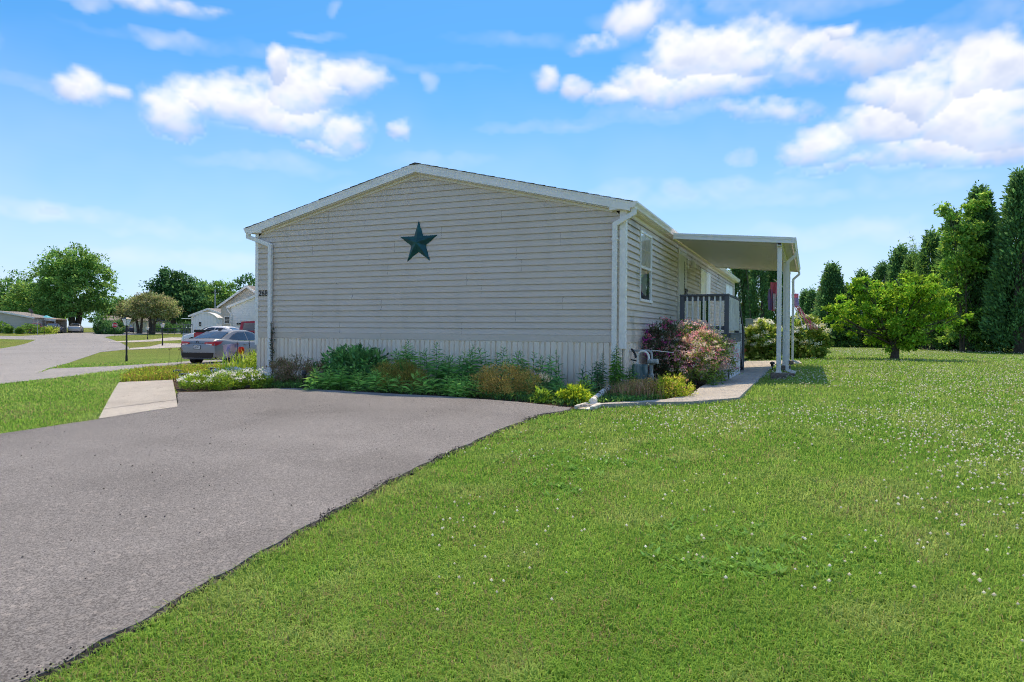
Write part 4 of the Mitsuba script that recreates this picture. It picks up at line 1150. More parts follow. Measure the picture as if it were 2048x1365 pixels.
# hydrangeas behind the porch
HY = [(.11, .17, .032), (.16, .20, .04), (.07, .125, .026), (.20, .22, .055)]
CREAM = [(.70, .66, .42), (.74, .70, .50), (.58, .60, .32)]
shrub('hydrangea', 'yellow green hydrangea with cream heads left of the porch posts', 'flowering shrub', 1.35, 16.0, 1.5, 1.4, 1.5, HY, 2400, .19, .66, clumps=80, rad=.15, upb=.1, flowers=[('flower_head', 44, CREAM, .12, 34, -.2)])
shrub('hydrangea', 'yellow green hydrangea with cream heads right of the porch posts', 'flowering shrub', 2.75, 15.6, 1.6, 1.4, 1.55, HY, 2500, .19, .66, clumps=85, rad=.15, upb=.1, flowers=[('flower_head', 52, CREAM, .12, 34, -.2)])
# ------------------------------------------------------------------ trees
def tree(name, label, x, y, ells, pal, n, L, asp, tr, clumps, rad, z=None, group=None, trunks=1, fork=.35, up=.2, var=.25, shell=.33, limbs=14, flat=.6, m='leaf', lean=.0, tpart=None):
    """Trunk(s) with limbs into the crown; the crown is leaves gathered in clumps through a union of ellipsoids given relative to the foot."""
    q = rg((name, label))
    k = thing(name, label, 'tree', group)
    g = gz(x, y) if z is None else z
    E = [(x + e[0], y + e[1], g + e[2], e[3], e[4], e[5]) for e in ells]
    P, D, br = clumped(q, E, clumps, n // clumps, rad, shell, flat)
    ok = P[:, 2] > g + .15
    P, D, br = P[ok], D[ok], br[ok]
    A = unit(rdir(q, len(P)) + D * .7 + [0, 0, up - .25])
    N = unit(rdir(q, len(P)) * .8 + [0, 0, .9] + D * .3)
    c = tint(q, len(P), pal, var) * (.72 + .56 * br[:, None])
    put(k, 'crown', leaves(P, A, N, L * q.uniform(.6, 1.35, len(P)), L * asp * q.uniform(.7, 1.3, len(P)), c, .15 * L), m)
    tm, lm = [], []
    Ea = np.asarray(E)
    cen = (Ea[:, :3] * (Ea[:, 3:4] * Ea[:, 4:5])).sum(0) / (Ea[:, 3] * Ea[:, 4]).sum()
    for i in range(trunks):
        a = i * 2.4 + q.uniform(0, 1)
        o = np.array([math.cos(a), math.sin(a), 0]) * tr * (1.2 if trunks > 1 else 0)
        h = (cen[2] - g) * (.75 + fork)
        topx = np.array([x, y, 0]) + (cen - [x, y, 0]) * [.5, .5, 0] + o * (3 if trunks > 1 else 1)
        t = np.linspace(0, 1, 7)[:, None]
        C = np.array([x, y, g - .15]) + o * .6 + t * (topx + [0, 0, g + h] - np.array([x, y, g - .15]) - o * .6) + np.c_[q.normal(0, .02 * h, (7, 2)), np.zeros(7)] * t
        tm.append(tube(C, tr * np.array([1.35, 1.0, .88, .75, .6, .42, .2]), 9))
        for j in range(limbs // trunks):
            s = q.uniform(.38, .95)
            b = np.array([np.interp(s, t[:, 0], C[:, d]) for d in range(3)])
            e = E[q.integers(len(E))]
            tip = np.array(e[:3]) + unit(q.normal(size=3)) * np.array(e[3:6]) * .72
            mid = b * .5 + tip * .5 + [0, 0, -.06 * np.linalg.norm(tip - b)] + q.normal(size=3) * .05 * np.linalg.norm(tip - b)
            lm.append(tube([b, mid, tip], [tr * .38 * (1.2 - s), tr * .22 * (1.2 - s) + .008, .008], 5))
    part(k, 'trunk', cat_(*tm), 'bark', smooth=40)
    part(k, 'limb', cat_(*lm), 'bark', smooth=40, kind='stuff')
    return k


# small leafy tree on the right lawn
tree('small_tree', 'bright yellow green leafy tree standing alone on the right lawn', 5.65, 15.96,
     [(0, 0, 1.5, 1.0, 1.0, 1.05), (-1.3, .1, 1.75, .95, .9, .55), (-.65, 0, 2.3, .85, .9, .5), (.45, -.1, 2.5, .95, .9, .55), (1.15, .1, 2.0, .95, .9, .6), (1.55, -.1, 1.55, .6, .6, .45), (.05, 0, .80, .75, .7, .55), (-1.85, 0, 1.45, .5, .5, .4), (-.75, .2, 1.05, .6, .7, .5), (.7, .1, 1.1, .6, .7, .5), (.0, 0, 2.9, .55, .6, .35), (-1.0, 0, 2.7, .35, .4, .25), (1.0, 0, 2.75, .45, .5, .3)],
     MAPLE, 20000, .115, .62, .15, 215, .16, trunks=1, fork=-.1, up=.05, limbs=34, shell=.42, flat=.5, var=.32)

ARB = [(.042, .098, .036), (.062, .122, .038), (.085, .145, .042), (.052, .108, .048)]


def arborvitae(x, y, w, h, label, n=9000, L=.20, pal=ARB, gaps=0.0, group='arborvitae trees in the row behind the lawn', low=.25, brown=0.0):
    q = rg(('arb', label))
    k = thing('arborvitae', label, 'tree', group)
    g = gz(x, y)
    # sprays hang in upright clumps round a tapering column
    w, n = w * 1.3, int(n * 1.25)
    nc = n // 26
    t = q.random(nc) ** .85
    zc = low + (h - low) * t
    prof = np.clip(1 - t, 0, 1) ** .62 * np.clip(t / .10 + .55, 0, 1)
    a = q.uniform(0, 2 * np.pi, nc)
    lump = .80 + .42 * meshkit.fbm(np.c_[np.cos(a) * 1.3 + 3, np.sin(a) * 1.3 + x, zc * .8 + y], 3, 5)
    R = w / 2 * prof * lump * (1 - .22 * q.random(nc) ** 2) + .04
    keep = q.random(nc) > gaps * (meshkit.fbm(np.c_[np.cos(a) + x, np.sin(a), zc * .9], 2, 9) > .52)
    a, zc, R = a[keep], zc[keep], R[keep]
    nc = len(a)
    C = np.c_[x + R * np.cos(a), y + R * np.sin(a), g + zc]
    out = np.c_[np.cos(a), np.sin(a), np.zeros(nc)]
    P = np.repeat(C, 26, 0) + q.normal(size=(nc * 26, 3)) * [.085, .085, .17] * (.6 + w * .28)
    O = np.repeat(out, 26, 0)
    P -= O * q.random((len(P), 1)) ** 2 * .35 * np.repeat(R, 26)[:, None]
    A = unit(O * .75 + [0, 0, .75] + rdir(q, len(P)) * .55)
    N = unit(np.cross(A, rdir(q, len(P))))
    br = np.repeat(q.uniform(.7, 1.3, nc), 26)[:, None]
    c = tint(q, len(P), pal, .22) * br
    if brown:
        b = q.random(len(P)) < brown
        c[b] = tint(q, b.sum(), [(.16, .10, .05), (.12, .09, .04)], .2)
    ok = P[:, 2] > g + .05
    put(k, 'crown', leaves(P[ok], A[ok], N[ok], L * q.uniform(.6, 1.3, ok.sum()), L * .42, c[ok], .03))
    tr = []
    for i in range(3):
        aa = q.uniform(0, 6.28)
        dx, dy = .16 * w * math.cos(aa), .16 * w * math.sin(aa)
        tr.append(tube([(x + dx * .6, y + dy * .6, g - .1), (x + dx, y + dy, g + .5), (x + dx * 1.1, y + dy * 1.1, g + h * .5), (x, y, g + h * .9)], [.10 + .012 * h, .08 + .01 * h, .05 + .004 * h, .015], 6))
    part(k, 'trunk', cat_(*tr), 'bark', smooth=40)
    return k


arborvitae(12.45, 29.5, 2.4, 8.55, 'tallest arborvitae at the right edge of the frame', 17000, .24, gaps=.3, low=.5)
arborvitae(11.15, 32.0, 2.1, 8.4, 'second tallest arborvitae with climbing light green leaves', 16000, .23, gaps=.2, low=.3)
arborvitae(12.0, 34.2, 2.4, 7.6, 'arborvitae filling the gap behind the two tallest ones', 9000, .24, low=.2)
arborvitae(14.6, 33.5, 2.6, 7.4, 'arborvitae at the back by the right edge of the frame', 8000, .24, low=.2)
arborvitae(10.6, 37.5, 2.2, 5.6, 'low arborvitae at the back of the row behind the climbing leaves', 6000, .22, low=.1)
arborvitae(13.6, 31.2, 2.2, 8.2, 'arborvitae half hidden behind the tallest one', 9000, .24, low=.3)
arborvitae(10.3, 34.0, 1.8, 7.5, 'slim arborvitae left of the climbing leaves', 8000, .22, low=.3)
arborvitae(9.5, 36.1, 1.7, 6.7, 'arborvitae below the wispy bamboo tips', 8000, .22, low=.3)
arborvitae(8.7, 37.5, 1.6, 5.6, 'shorter arborvitae between the bamboo tips and the round topped one', 6500, .21, low=.2)
arborvitae(8.18, 38.8, 2.0, 6.2, 'round topped arborvitae above the leafy lawn tree', 8000, .22, low=.2, gaps=.25)
arborvitae(7.26, 40.0, 1.8, 5.2, 'arborvitae just left of the round topped one', 6500, .21, low=.2)
arborvitae(6.17, 41.2, 1.8, 4.8, 'low arborvitae behind the left side of the leafy lawn tree', 6500, .21, low=.2)
arborvitae(5.2, 40.9, 1.7, 3.9, 'lowest dark arborvitae beside the twin topped one', 6000, .21, low=.1)
arborvitae(4.30, 40.2, 2.0, 5.25, 'twin topped arborvitae at the left end of the near row', 8000, .22, low=.1, pal=ARB + [(.05, .10, .04)])
arborvitae(4.02, 41.6, 1.7, 4.5, 'brown edged arborvitae leaning on the twin topped one', 6000, .22, low=.1, brown=.25)
arborvitae(2.55, 51.6, 1.25, 4.3, 'left of the two slim pointed arborvitae in the gap', 4500, .19, low=.1)
arborvitae(3.05, 50.7, 1.25, 4.3, 'right of the two slim pointed arborvitae in the gap', 4500, .19, low=.1)
arborvitae(-1.0, 32.7, 1.5, 5.9, 'dark arborvitae seen between the house eave and the dead stick', 8000, .21, low=.2, brown=.04)
arborvitae(.12, 31.4, 1.1, 5.7, 'slim dark arborvitae in the middle under the porch roof', 7000, .2, low=.3, gaps=.3)
arborvitae(.95, 32.6, 1.2, 5.8, 'slim dark arborvitae behind the nearest porch post', 7000, .2, low=.3, gaps=.3)
arborvitae(-2.3, 33.2, 1.6, 5.2, 'arborvitae mostly hidden behind the far corner of the house', 5000, .21, low=.1)
for x_, y_, w_, h_, lab in ((11.6, 30.6, 2.2, 1.5, 'leafy green undergrowth between the two tallest arborvitae'), (9.9, 33.6, 2.6, 2.0, 'leafy green undergrowth below the climbing leaves'), (8.2, 36.6, 2.6, 1.6, 'leafy green undergrowth at the foot of the middle arborvitae'), (6.4, 39.2, 2.8, 1.5, 'leafy green undergrowth behind the lawn tree trunk'), (4.9, 39.4, 2.0, 1.2, 'leafy green undergrowth at the left end of the arborvitae row')):
    shrub('undergrowth', lab, 'shrub', x_, y_, w_, 1.2, h_, GREEN + ARB + LIME[:1], 2200, .17, .55, group='undergrowth along the arborvitae row', clumps=70, rad=.18)
solo('dead_stick', 'tall bare leaning stick among the trees under the porch roof', 'dead tree', tube([(-.16, 31.0, -.1), (-.30, 31.0, 2.2), (-.45, 31.1, 4.0), (-.62, 31.2, 5.3)], [.05, .04, .025, .01], 6), 'bark')
VINE = [(.09, .17, .03), (.13, .21, .03), (.06, .13, .03), (.16, .22, .05)]
tree('broadleaf_tree', 'light green broadleaf tree climbing up among the tallest arborvitae', 10.2, 30.6, [(-.35, 0, 6.1, .75, .6, 1.1), (.35, 0, 7.0, .6, .55, 1.0), (-.1, .1, 4.6, .95, .7, 1.1), (.5, .1, 5.6, .7, .6, 1.2), (-.55, 0, 7.55, .35, .35, .55), (.7, 0, 7.9, .35, .35, .5), (-.4, .1, 3.3, .8, .6, .8), (.1, .0, 1.9, .9, .6, .9), (0, -.1, .9, .9, .6, .7)], VINE, 6600, .20, .6, .06, 100, .24, trunks=2, limbs=16, up=.1)
tree('undergrowth_tree', 'yellowish scrubby tree behind the electric meter pedestal', .15, 34.0, [(0, 0, 2.0, .8, .7, 1.0), (.3, 0, 1.2, .9, .7, .7), (-.6, 0, 2.7, .6, .5, .7)], LIME + GREEN + [(.2, .14, .05)], 2600, .16, .5, .06, 60, .2, trunks=2, limbs=10)
q = rg('bamboo')
k = thing('bamboo', 'wispy bamboo tips rising over the arborvitae row', 'bamboo')
cm_, lv = [], []
for i in range(9):
    bx, by2 = 9.1 + q.normal() * .35, 34.6 + q.normal() * .3
    h = q.uniform(6.1, 7.1)
    ln = q.normal(size=2) * .45 - [.35, 0]
    t = np.linspace(0, 1, 9)
    C = np.c_[bx + ln[0] * t ** 2.5, by2 + ln[1] * t ** 2.5, .1 + h * t - .35 * t ** 5]
    cm_.append(tube(C, np.linspace(.022, .005, 9), 5))
    s = q.uniform(.68, 1, 70)
    P = np.c_[np.interp(s, t, C[:, 0]), np.interp(s, t, C[:, 1]), np.interp(s, t, C[:, 2])] + q.normal(size=(70, 3)) * .12
    lv.append(leaves(P, unit(rdir(q, 70) + [-.4, 0, -.1]), rdir(q, 70, .6), .22, .035, tint(q, 70, GREEN + VINE)))
part(k, 'cane', cat_(*cm_), 'green_stem', kind='stuff')
put(k, 'foliage', merge(lv))

# ------------------------------------------------------------------ trees across the street on the left
q = rg('woods')
E_ = [(-190 + 9 * i + q.normal() * 2, 88 + 9.5 * i * .92 + q.normal() * 4, 3.0 + q.normal() * .5, 6, 4, q.uniform(2.8, 4.2)) for i in range(17)]
P, D, br = clumped(q, E_, 420, 24, 1.0, .4, .7)
P = P[P[:, 2] > .4]
v_, f_, c_ = leaves(P, rdir(q, len(P)), rdir(q, len(P), .9), .9, .5, tint(q, len(P), DARK + GREEN, .25))
labels['far_woods'] = {'label': 'low band of far woods closing the view beyond the houses on the left', 'category': 'woods', 'kind': 'stuff'}
taken.add('far_woods')
scene['far_woods'] = mikit.ply(trimesh.Trimesh(v_, f_, process=False), 'mat_leaf', color=np.clip(c_ * GAIN, 0, .95))
BIG = [(.070, .145, .034), (.10, .175, .042), (.135, .20, .055), (.055, .12, .035)]
tree('maple_tree', 'large round green maple across the street', -117.1, 69.5, [(0, 0, 9.0, 6.6, 6, 5.2), (-4.2, 0, 8.0, 4.4, 4, 4.3), (4.2, 0, 7.6, 4.2, 4, 4.2), (-1, 0, 12.2, 4.4, 4, 3.2), (2.5, 0, 11.4, 3.8, 3.5, 3.2), (-6.2, 0, 9.8, 2.6, 2.6, 2.4), (6.4, 0, 6.0, 2.3, 2.3, 2.4), (-5.8, 0, 4.2, 3.2, 3, 2.6), (4.5, 0, 3.9, 3, 3, 2.1), (-1.5, -2, 4.2, 3.6, 3, 2.2)], BIG, 23000, .55, .5, .55, 420, .85, trunks=3, fork=.1, limbs=30, shell=.36)
tree('street_tree', 'darker green trees at the far left behind the beige house', -141.0, 73.0, [(0, 0, 7.2, 5, 4, 4.2), (-5, 0, 5.5, 5, 4, 4), (4, 0, 5, 4.4, 4, 3.6), (8.5, 1, 5.5, 3.4, 4, 3.4)], DARK + BIG, 12000, .60, .5, .4, 200, .95, limbs=16)
tree('street_tree', 'yellow green tree left of the big maple', -129.5, 70.0, [(0, 0, 5.8, 4.2, 4, 3.6), (-2.5, 0, 4.5, 3.4, 3, 2.6), (2.5, 0, 4.2, 3, 3, 2.6)], BIG + [(.14, .18, .04)], 7000, .55, .5, .3, 130, .8, limbs=16)
tree('street_tree', 'low green tree line just right of the big maple', -134.8, 92.4, [(0, 0, 4.6, 4, 3, 2.6), (4, 0, 4.6, 3.6, 3, 2.8), (-3, 0, 4.2, 3, 3, 2.2)], BIG + DARK, 6000, .6, .5, .3, 110, .8, limbs=12)
tree('street_tree', 'dark green tree behind the tan trees', -128.0, 97.6, [(0, 0, 5.2, 4, 3, 3), (4.5, 0, 5.0, 3.6, 3, 2.6)], DARK + BIG, 5500, .6, .5, .3, 100, .8, limbs=12)
tree('tan_tree', 'left tan flowering tree with a spreading crown by the stop sign', -100.1, 69.3, [(0, 0, 4.3, 3.0, 2.6, 1.7), (-2.2, 0, 3.6, 2.4, 2, 1.4), (1.5, 0, 4.9, 2.4, 2.2, 1.5), (-3.4, 0, 2.9, 1.4, 1.4, 1.0)], TAN, 8000, .42, .34, .24, 150, .55, trunks=2, limbs=18)
tree('tan_tree', 'right tan flowering tree with the thicker trunk', -93.8, 66.5, [(0, 0, 4.7, 3.4, 3, 1.9), (2.6, 0, 4.2, 2.4, 2.2, 1.7), (-1.8, 0, 4.3, 2.6, 2.4, 1.6), (3.8, 0, 3.3, 1.2, 1.2, 1.0), (.6, 0, 5.7, 2.2, 2, 1.1)], TAN, 11000, .42, .34, .30, 190, .55, trunks=2, limbs=20)
tree('oak_tree', 'dark bluish green oak rising behind the right tan tree', -112.0, 85.9, [(0, 0, 8.8, 4.2, 4, 3.6), (2.5, 0, 6.5, 4, 4, 3.8), (-2.2, 0, 7.2, 3, 3, 3.2), (4.4, 0, 5.0, 2.6, 3, 3)], DARK + [(.03, .075, .04)], 11000, .62, .55, .5, 170, .95, limbs=16)
tree('street_tree', 'mid green tree behind the white shed', -115.2, 95.4, [(0, 0, 7.8, 3.0, 3, 3.3), (2.2, 0, 6, 3, 3, 3), (-2, 0, 4.5, 3, 3, 2.6)], BIG + DARK, 6500, .6, .5, .3, 110, .8, limbs=14)
tree('street_tree', 'lighter green tree beside the utility pole', -106.9, 93.6, [(0, 0, 7.0, 3.2, 3, 3.2), (3.2, 0, 5.6, 3, 3, 2.6), (-2.8, 0, 5.0, 2.6, 3, 3), (5.8, 0, 4.2, 2.4, 3, 2.2)], BIG, 7500, .6, .5, .3, 120, .8, limbs=14)
tree('pine_tree', 'dark conifer showing over the roof of the grey gabled house', -86.8, 80.5, [(0, 0, 8.6, 2.2, 2, 1.5), (1.5, 0, 7.2, 2.6, 2.4, 1.7), (3.2, 0, 6, 3, 3, 2.6)], DARK, 4200, .6, .35, .3, 70, .7, limbs=12)
tree('street_tree', 'green trees far behind the grey gabled house', -95.5, 92.0, [(0, 0, 5, 3.5, 3, 2.6), (4, 0, 4.6, 3.5, 3, 2.4)], DARK + BIG, 4500, .6, .5, .3, 70, .8, limbs=10)
for dx, dy, w, h, lab in ((-103.0, 49.5, 2.6, 1.75, 'clipped round bush at the left edge of the frame'), (-99.8, 48.7, 1.15, 1.05, 'smallest clipped bush in front of the beige house'), (-98.4, 49.3, 1.05, .95, 'clipped bush second from the right by the beige house'), (-99.2, 51.4, 3.2, 1.45, 'wide clipped hedge bush behind the small ones')):
    shrub('clipped_bush', lab, 'bush', dx, dy, w * 1.1, w, h, GREEN + LIME[:1] + DARK, 2600, .16, .6, group='clipped bushes by the beige house', clumps=110, rad=.12)
shrub('conifer_hedge', 'dark rounded evergreen clump behind the stop sign', 'shrub', -94.9, 60.6, 4.4, 3, 2.0, DARK, 3000, .3, .5, clumps=90, rad=.3)
shrub('conifer_hedge', 'pointed dark evergreen left of the stop sign', 'shrub', -97.0, 60.0, 1.7, 1.6, 2.7, DARK, 2200, .26, .45, clumps=70, rad=.2)
shrub('gold_bush', 'pale yellow green bush by the carport drive', 'bush', -101.5, 55.5, 3.4, 2.5, 1.1, LIME + [(.3, .3, .12)], 1800, .2, .5, clumps=60, rad=.2)
shrub('gold_bush', 'small yellow bush in front of the white houses', 'bush', -116, 79, 1.6, 1.5, 1.3, LIME + [(.35, .3, .08)], 900, .2, .5, clumps=30, rad=.2)
shrub('dark_shrub', 'dark shrubs at the foot of the far white house', 'shrub', -104, 78, 6, 3, 1.9, DARK, 2400, .3, .5, clumps=70, rad=.3)
shrub('dark_shrub', 'dark shrubs under the oak beside the fence', 'shrub', -93, 74, 7, 3, 2.2, DARK, 2600, .3, .5, clumps=70, rad=.3)
# ------------------------------------------------------------------ vehicles
def loft(secs):
    """Closed loft through sections of equal point counts (front and rear capped)."""
    S = np.asarray(secs, float)
    n, m = S.shape[:2]
    V = S.reshape(-1, 3)
    F = []
    for i in range(n - 1):
        for j in range(m):
            a, b = i * m + j, i * m + (j + 1) % m
            F += [(a, a + m, b + m), (a, b + m, b)]
    for i, s in ((0, 1), (n - 1, -1)):
        c = len(V)
        V = np.vstack([V, S[i].mean(0)])
        for j in range(m):
            a, b = i * m + j, i * m + (j + 1) % m
            F.append((c, a, b) if s > 0 else (c, b, a))
    return trimesh.Trimesh(V, np.array(F), process=False)


def ring(y, w, zb, zt, zw, tuck=.90, top=.80):
    r_ = [(-w * tuck, zb), (-w * .985, zb + .14), (-w, zw), (-w * .975, zt - .10), (-w * .91, zt - .025), (-w * top, zt), (0, zt + .012), (w * top, zt), (w * .91, zt - .025), (w * .975, zt - .10), (w, zw), (w * .985, zb + .14), (w * tuck, zb)]
    return [(x, y, z) for x, z in r_]


def wheel(r_, w_):
    return cat_(trimesh.creation.cylinder(radius=r_, height=w_, sections=24))


BODY = [(-2.31, .66, .40, .78, .55), (-2.27, .80, .27, .96, .55), (-2.12, .865, .22, 1.055, .6), (-1.7, .885, .20, 1.06, .62), (-1.2, .89, .19, 1.0, .62), (0, .89, .18, .975, .6), (1.0, .89, .18, .975, .6), (1.6, .88, .20, .93, .6), (2.05, .83, .22, .83, .55), (2.24, .74, .25, .70, .5), (2.31, .6, .34, .58, .46)]
CABIN = [(-1.78, .80, .64, 1.035), (-1.30, .81, .62, 1.25), (-.85, .815, .59, 1.39), (-.35, .815, .575, 1.432), (.15, .815, .57, 1.42), (.55, .81, .58, 1.33), (1.22, .78, .66, .985)]


def cab_ring(y, wb, wr, z):
    b = .93
    return [(-wb, y, b), (-(wb * .35 + wr * .65), y, b + (z - b) * .66), (-wr, y, z - .03 * min(1, (z - b) * 4)), (-wr * .8, y, z), (0, y, z + .008), (wr * .8, y, z), (wr, y, z - .03 * min(1, (z - b) * 4)), ((wb * .35 + wr * .65), y, b + (z - b) * .66), (wb, y, b)]


def cab_x(y, z):
    ys = [c[0] for c in CABIN]
    wb, wr, zt = (np.interp(y, ys, [c[i] for c in CABIN]) for i in (1, 2, 3))
    f = np.clip((z - .93) / max(zt - .93, .05), 0, 1)
    return np.interp(f, [0, .66, 1.0], [wb, wb * .35 + wr * .65, wr])


def side_glass(poly, s):
    """A window in the cabin's side: the (y, z) polygon laid on the bowed side."""
    v, f = trimesh.creation.triangulate_polygon(Polygon(poly), engine='earcut')
    v3, f = trimesh.remesh.subdivide_to_size(np.c_[v, np.zeros(len(v))], f, .18, max_iter=8)
    return trimesh.Trimesh(np.array([(s * (cab_x(a, b) + .006), a, b) for a, b, _ in v3]), f, process=False)


def sedan_meshes():
    bm = loft([ring(y, w, zb, zt, zw) for y, w, zb, zt, zw in BODY])
    cb = loft([cab_ring(*c) for c in CABIN])
    return bm, cb


BM, CB = sedan_meshes()
WIN = [[(-1.30, 1.06), (-.70, 1.0), (-.16, .985), (-.16, 1.335), (-.62, 1.325), (-.95, 1.24)], [(-.10, .985), (.86, .985), (.42, 1.30), (.15, 1.345), (-.10, 1.345)]]
BACKG = [(-.66, -1.74, 1.055), (.66, -1.74, 1.055), (.56, -1.06, 1.335), (-.56, -1.06, 1.335)]
FRONTG = [(-.68, 1.16, 1.02), (.68, 1.16, 1.02), (.55, .58, 1.335), (-.55, .58, 1.335)]


def quad(p, off):
    p = np.asarray(p, float)
    n_ = unit(np.cross(p[1] - p[0], p[2] - p[0]))
    if n_[2] < 0:
        n_ = -n_
    mid = (p[0] + p[1]) / 2 + n_ * .03
    mid2 = (p[2] + p[3]) / 2 + n_ * .02
    V = np.array([p[0], mid, p[1], p[2], mid2, p[3]]) + n_ * off
    return trimesh.Trimesh(V, [(0, 1, 4), (0, 4, 5), (1, 2, 3), (1, 3, 4)], process=False)


def tyre_at(x, y, r_=.315):
    m = trimesh.creation.cylinder(radius=r_, height=.21, sections=28)
    m.apply_transform(trimesh.transformations.rotation_matrix(math.pi / 2, [0, 1, 0]))
    m.apply_translation((x, y, r_))
    return m


def rim_at(x, y, s, r_=.315):
    out = []
    for i in range(10):
        a = i * math.pi / 5
        out.append(hull([(x + s * (.108 + .012 * (rr < .1)), y + rr * math.cos(a + d), r_ + rr * math.sin(a + d)) for rr, d in ((.04, -.3), (.04, .3), (.21, -.09), (.21, .09))] + [(x + s * .09, y + rr * math.cos(a), r_ + rr * math.sin(a)) for rr in (.04, .21)]))
    return cat_(*out)


for nm, c, kw in (('car_grey', (.23, .24, .26), dict(metallic=.35)), ('car_white', (.72, .72, .74), {}), ('car_red', (.42, .012, .022), {}), ('car_navy', (.025, .035, .08), {}), ('car_silver', (.40, .42, .45), dict(metallic=.4)), ('car_maroon', (.12, .02, .03), {})):
    mat(nm, c, .32, clearcoat=.8, clearcoat_gloss=.9, **kw)
mat('car_glass', (.030, .032, .042), .04, specular=.9, clearcoat=1.0, clearcoat_gloss=1.0)
mat('tail_red', (.50, .012, .018), .2, clearcoat=1.0)
mat('lamp_white', (.75, .72, .72), .25)
mat('plate_white', (.66, .67, .66), .5)
mat('car_black', (.012, .012, .014), .45)


def sedan(name, label, x, y, yaw, paint, z=None, detail=True, scale=1.0):
    k = thing(name, label, 'car')
    to = T().translate([x, y, (gz(x, y) if z is None else z) + .02]).rotate([0, 0, 1], yaw).scale(scale)
    p = lambda n, m, mt, **kw: part(k, n, m, mt, to=to, **kw)
    p('body', BM, paint, smooth=32)
    p('cabin', CB, paint, smooth=32)
    p('rear_window', quad(BACKG, .012), 'car_glass')
    p('windscreen', quad(FRONTG, .012), 'car_glass')
    for s in (-1, 1):
        for w_ in WIN:
            p('side_window', side_glass(w_, s), 'car_glass')
        for yy in (-1.32, 1.36):
            arch = trimesh.creation.cylinder(radius=.365, height=.02, sections=28)
            arch.apply_transform(trimesh.transformations.rotation_matrix(math.pi / 2, [0, 1, 0]))
            arch.apply_translation((s * .885, yy, .335))
            p('wheel_arch', arch, 'car_black')
            wk = p('wheel', tyre_at(s * .80, yy), 'rubber', smooth=40)
            part(wk, 'rim', rim_at(s * .80, yy, s), 'car_silver', to=to)
    if not detail:
        return k
    for s in (-1, 1):
        tl = hull([(s * a, b, c) for a, b, c in ((.36, -2.315, .92), (.36, -2.315, .85), (.74, -2.30, .79), (.74, -2.29, .955), (.855, -2.15, .955), (.892, -1.88, .965), (.892, -2.03, .865), (.855, -2.20, .80), (.40, -2.23, .87), (.70, -2.18, .87), (.84, -1.98, .9))])
        tk = p('tail_light', tl, 'tail_red', smooth=30)
        part(tk, 'reverse_lamp', hull([(s * a, b, c) for a, b, c in ((.42, -2.326, .868), (.42, -2.324, .845), (.70, -2.312, .805), (.70, -2.312, .85), (.55, -2.27, .85))]), 'lamp_white', to=to)
        p('door_handle', hull([(s * (.895 + d), yy + e, zz) for d in (0, .022) for e in (-.09, .09) for yy, zz in ((-.42, .80), (-.42, .83))]), paint)
        p('door_handle', hull([(s * (.895 + d), yy + e, zz) for d in (0, .022) for e in (-.09, .09) for yy, zz in ((.55, .79), (.55, .82))]), paint)
        p('mirror', hull([(s * a, b, c) for a, b, c in ((.86, .80, .98), (1.02, .84, .96), (1.04, .84, 1.08), (.90, .80, 1.09), (.90, .95, 1.02), (1.02, .93, 1.03))]), paint)
        p('belt_trim', cat_(*[hull([(s * (cab_x(yy, .965) + d), yy, zz) for yy in (a, b) for d in (0, .010) for zz in (.962, .978)]) for a, b in ((-1.2, -.5), (-.5, .2), (.2, .9))]), 'chrome')
        p('door_seam', cat_(box(*sorted((s * .878, s * .894)), -.135, -.125, .36, .95), box(*sorted((s * .878, s * .894)), -.98, -.97, .55, .95)), 'car_black')
    p('trunk_strip', box(-.42, .42, -2.296, -2.275, .875, .897, .004), 'car_black')
    p('rear_bumper', hull([(a, b, c) for a, b, c in ((-.72, -2.325, .50), (.72, -2.325, .50), (-.83, -2.22, .50), (.83, -2.22, .50), (-.70, -2.30, .30), (.70, -2.30, .30), (-.80, -2.15, .25), (.80, -2.15, .25))]), 'car_black')
    pk = p('number_plate', box(-.16, .16, -2.318, -2.30, .655, .795, .004), 'plate_white')
    part(pk, 'plate_frame', cat_(box(-.175, .175, -2.322, -2.305, .79, .805), box(-.175, .175, -2.322, -2.305, .645, .66), box(-.175, -.158, -2.322, -2.305, .66, .79), box(.158, .175, -2.322, -2.305, .66, .79)), 'car_black', to=to)
    part(pk, 'plate_characters', cat_(*[box(-.12 + i * .042, -.12 + i * .042 + .024, -2.321, -2.315, .69, .755) for i in range(6)]), 'car_navy', to=to)
    em = trimesh.creation.torus(.045, .012, 16, 6)
    em.apply_transform(trimesh.transformations.rotation_matrix(math.pi / 2, [1, 0, 0]))
    em.apply_translation((0, -2.285, .925))
    p('emblem', em, 'car_black')
    p('antenna_fin', hull([(x_, y_, z_) for x_ in (-.02, .02) for y_, z_ in ((-1.0, 1.375), (-.78, 1.42))] + [(0, -.95, 1.475), (0, -1.0, 1.45)]), 'car_black')
    return k


sedan('sedan', 'grey sedan parked on the side drive with its tail to the street', -20.3, 11.35, 9, 'car_grey', z=gz(-20.3, 11.35) - .05, scale=1.01)
sedan('parked_car', 'white car parked beyond the grey sedan', -37.9, 27.2, 105, 'car_white', z=gz(-37.9, 27.2) + .12, detail=False, scale=1.12)
sedan('parked_car', 'dark blue car by the carport on the far left', -106.1, 59.0, 45, 'car_navy', detail=False, scale=1.05)
sedan('parked_car', 'silver car beside the trunk of the big maple', -109.0, 64.5, 50, 'car_silver', detail=False, scale=1.05)
sedan('parked_car', 'dark red car under the carport roof', -104.8, 55.6, 40, 'car_maroon', detail=False)
sedan('parked_car', 'silver car just right of the maple trunk', -115.0, 74.5, 50, 'car_silver', detail=False)
sedan('parked_car', 'dark car in front of the far white houses', -117.0, 80.0, 60, 'car_navy', detail=False)
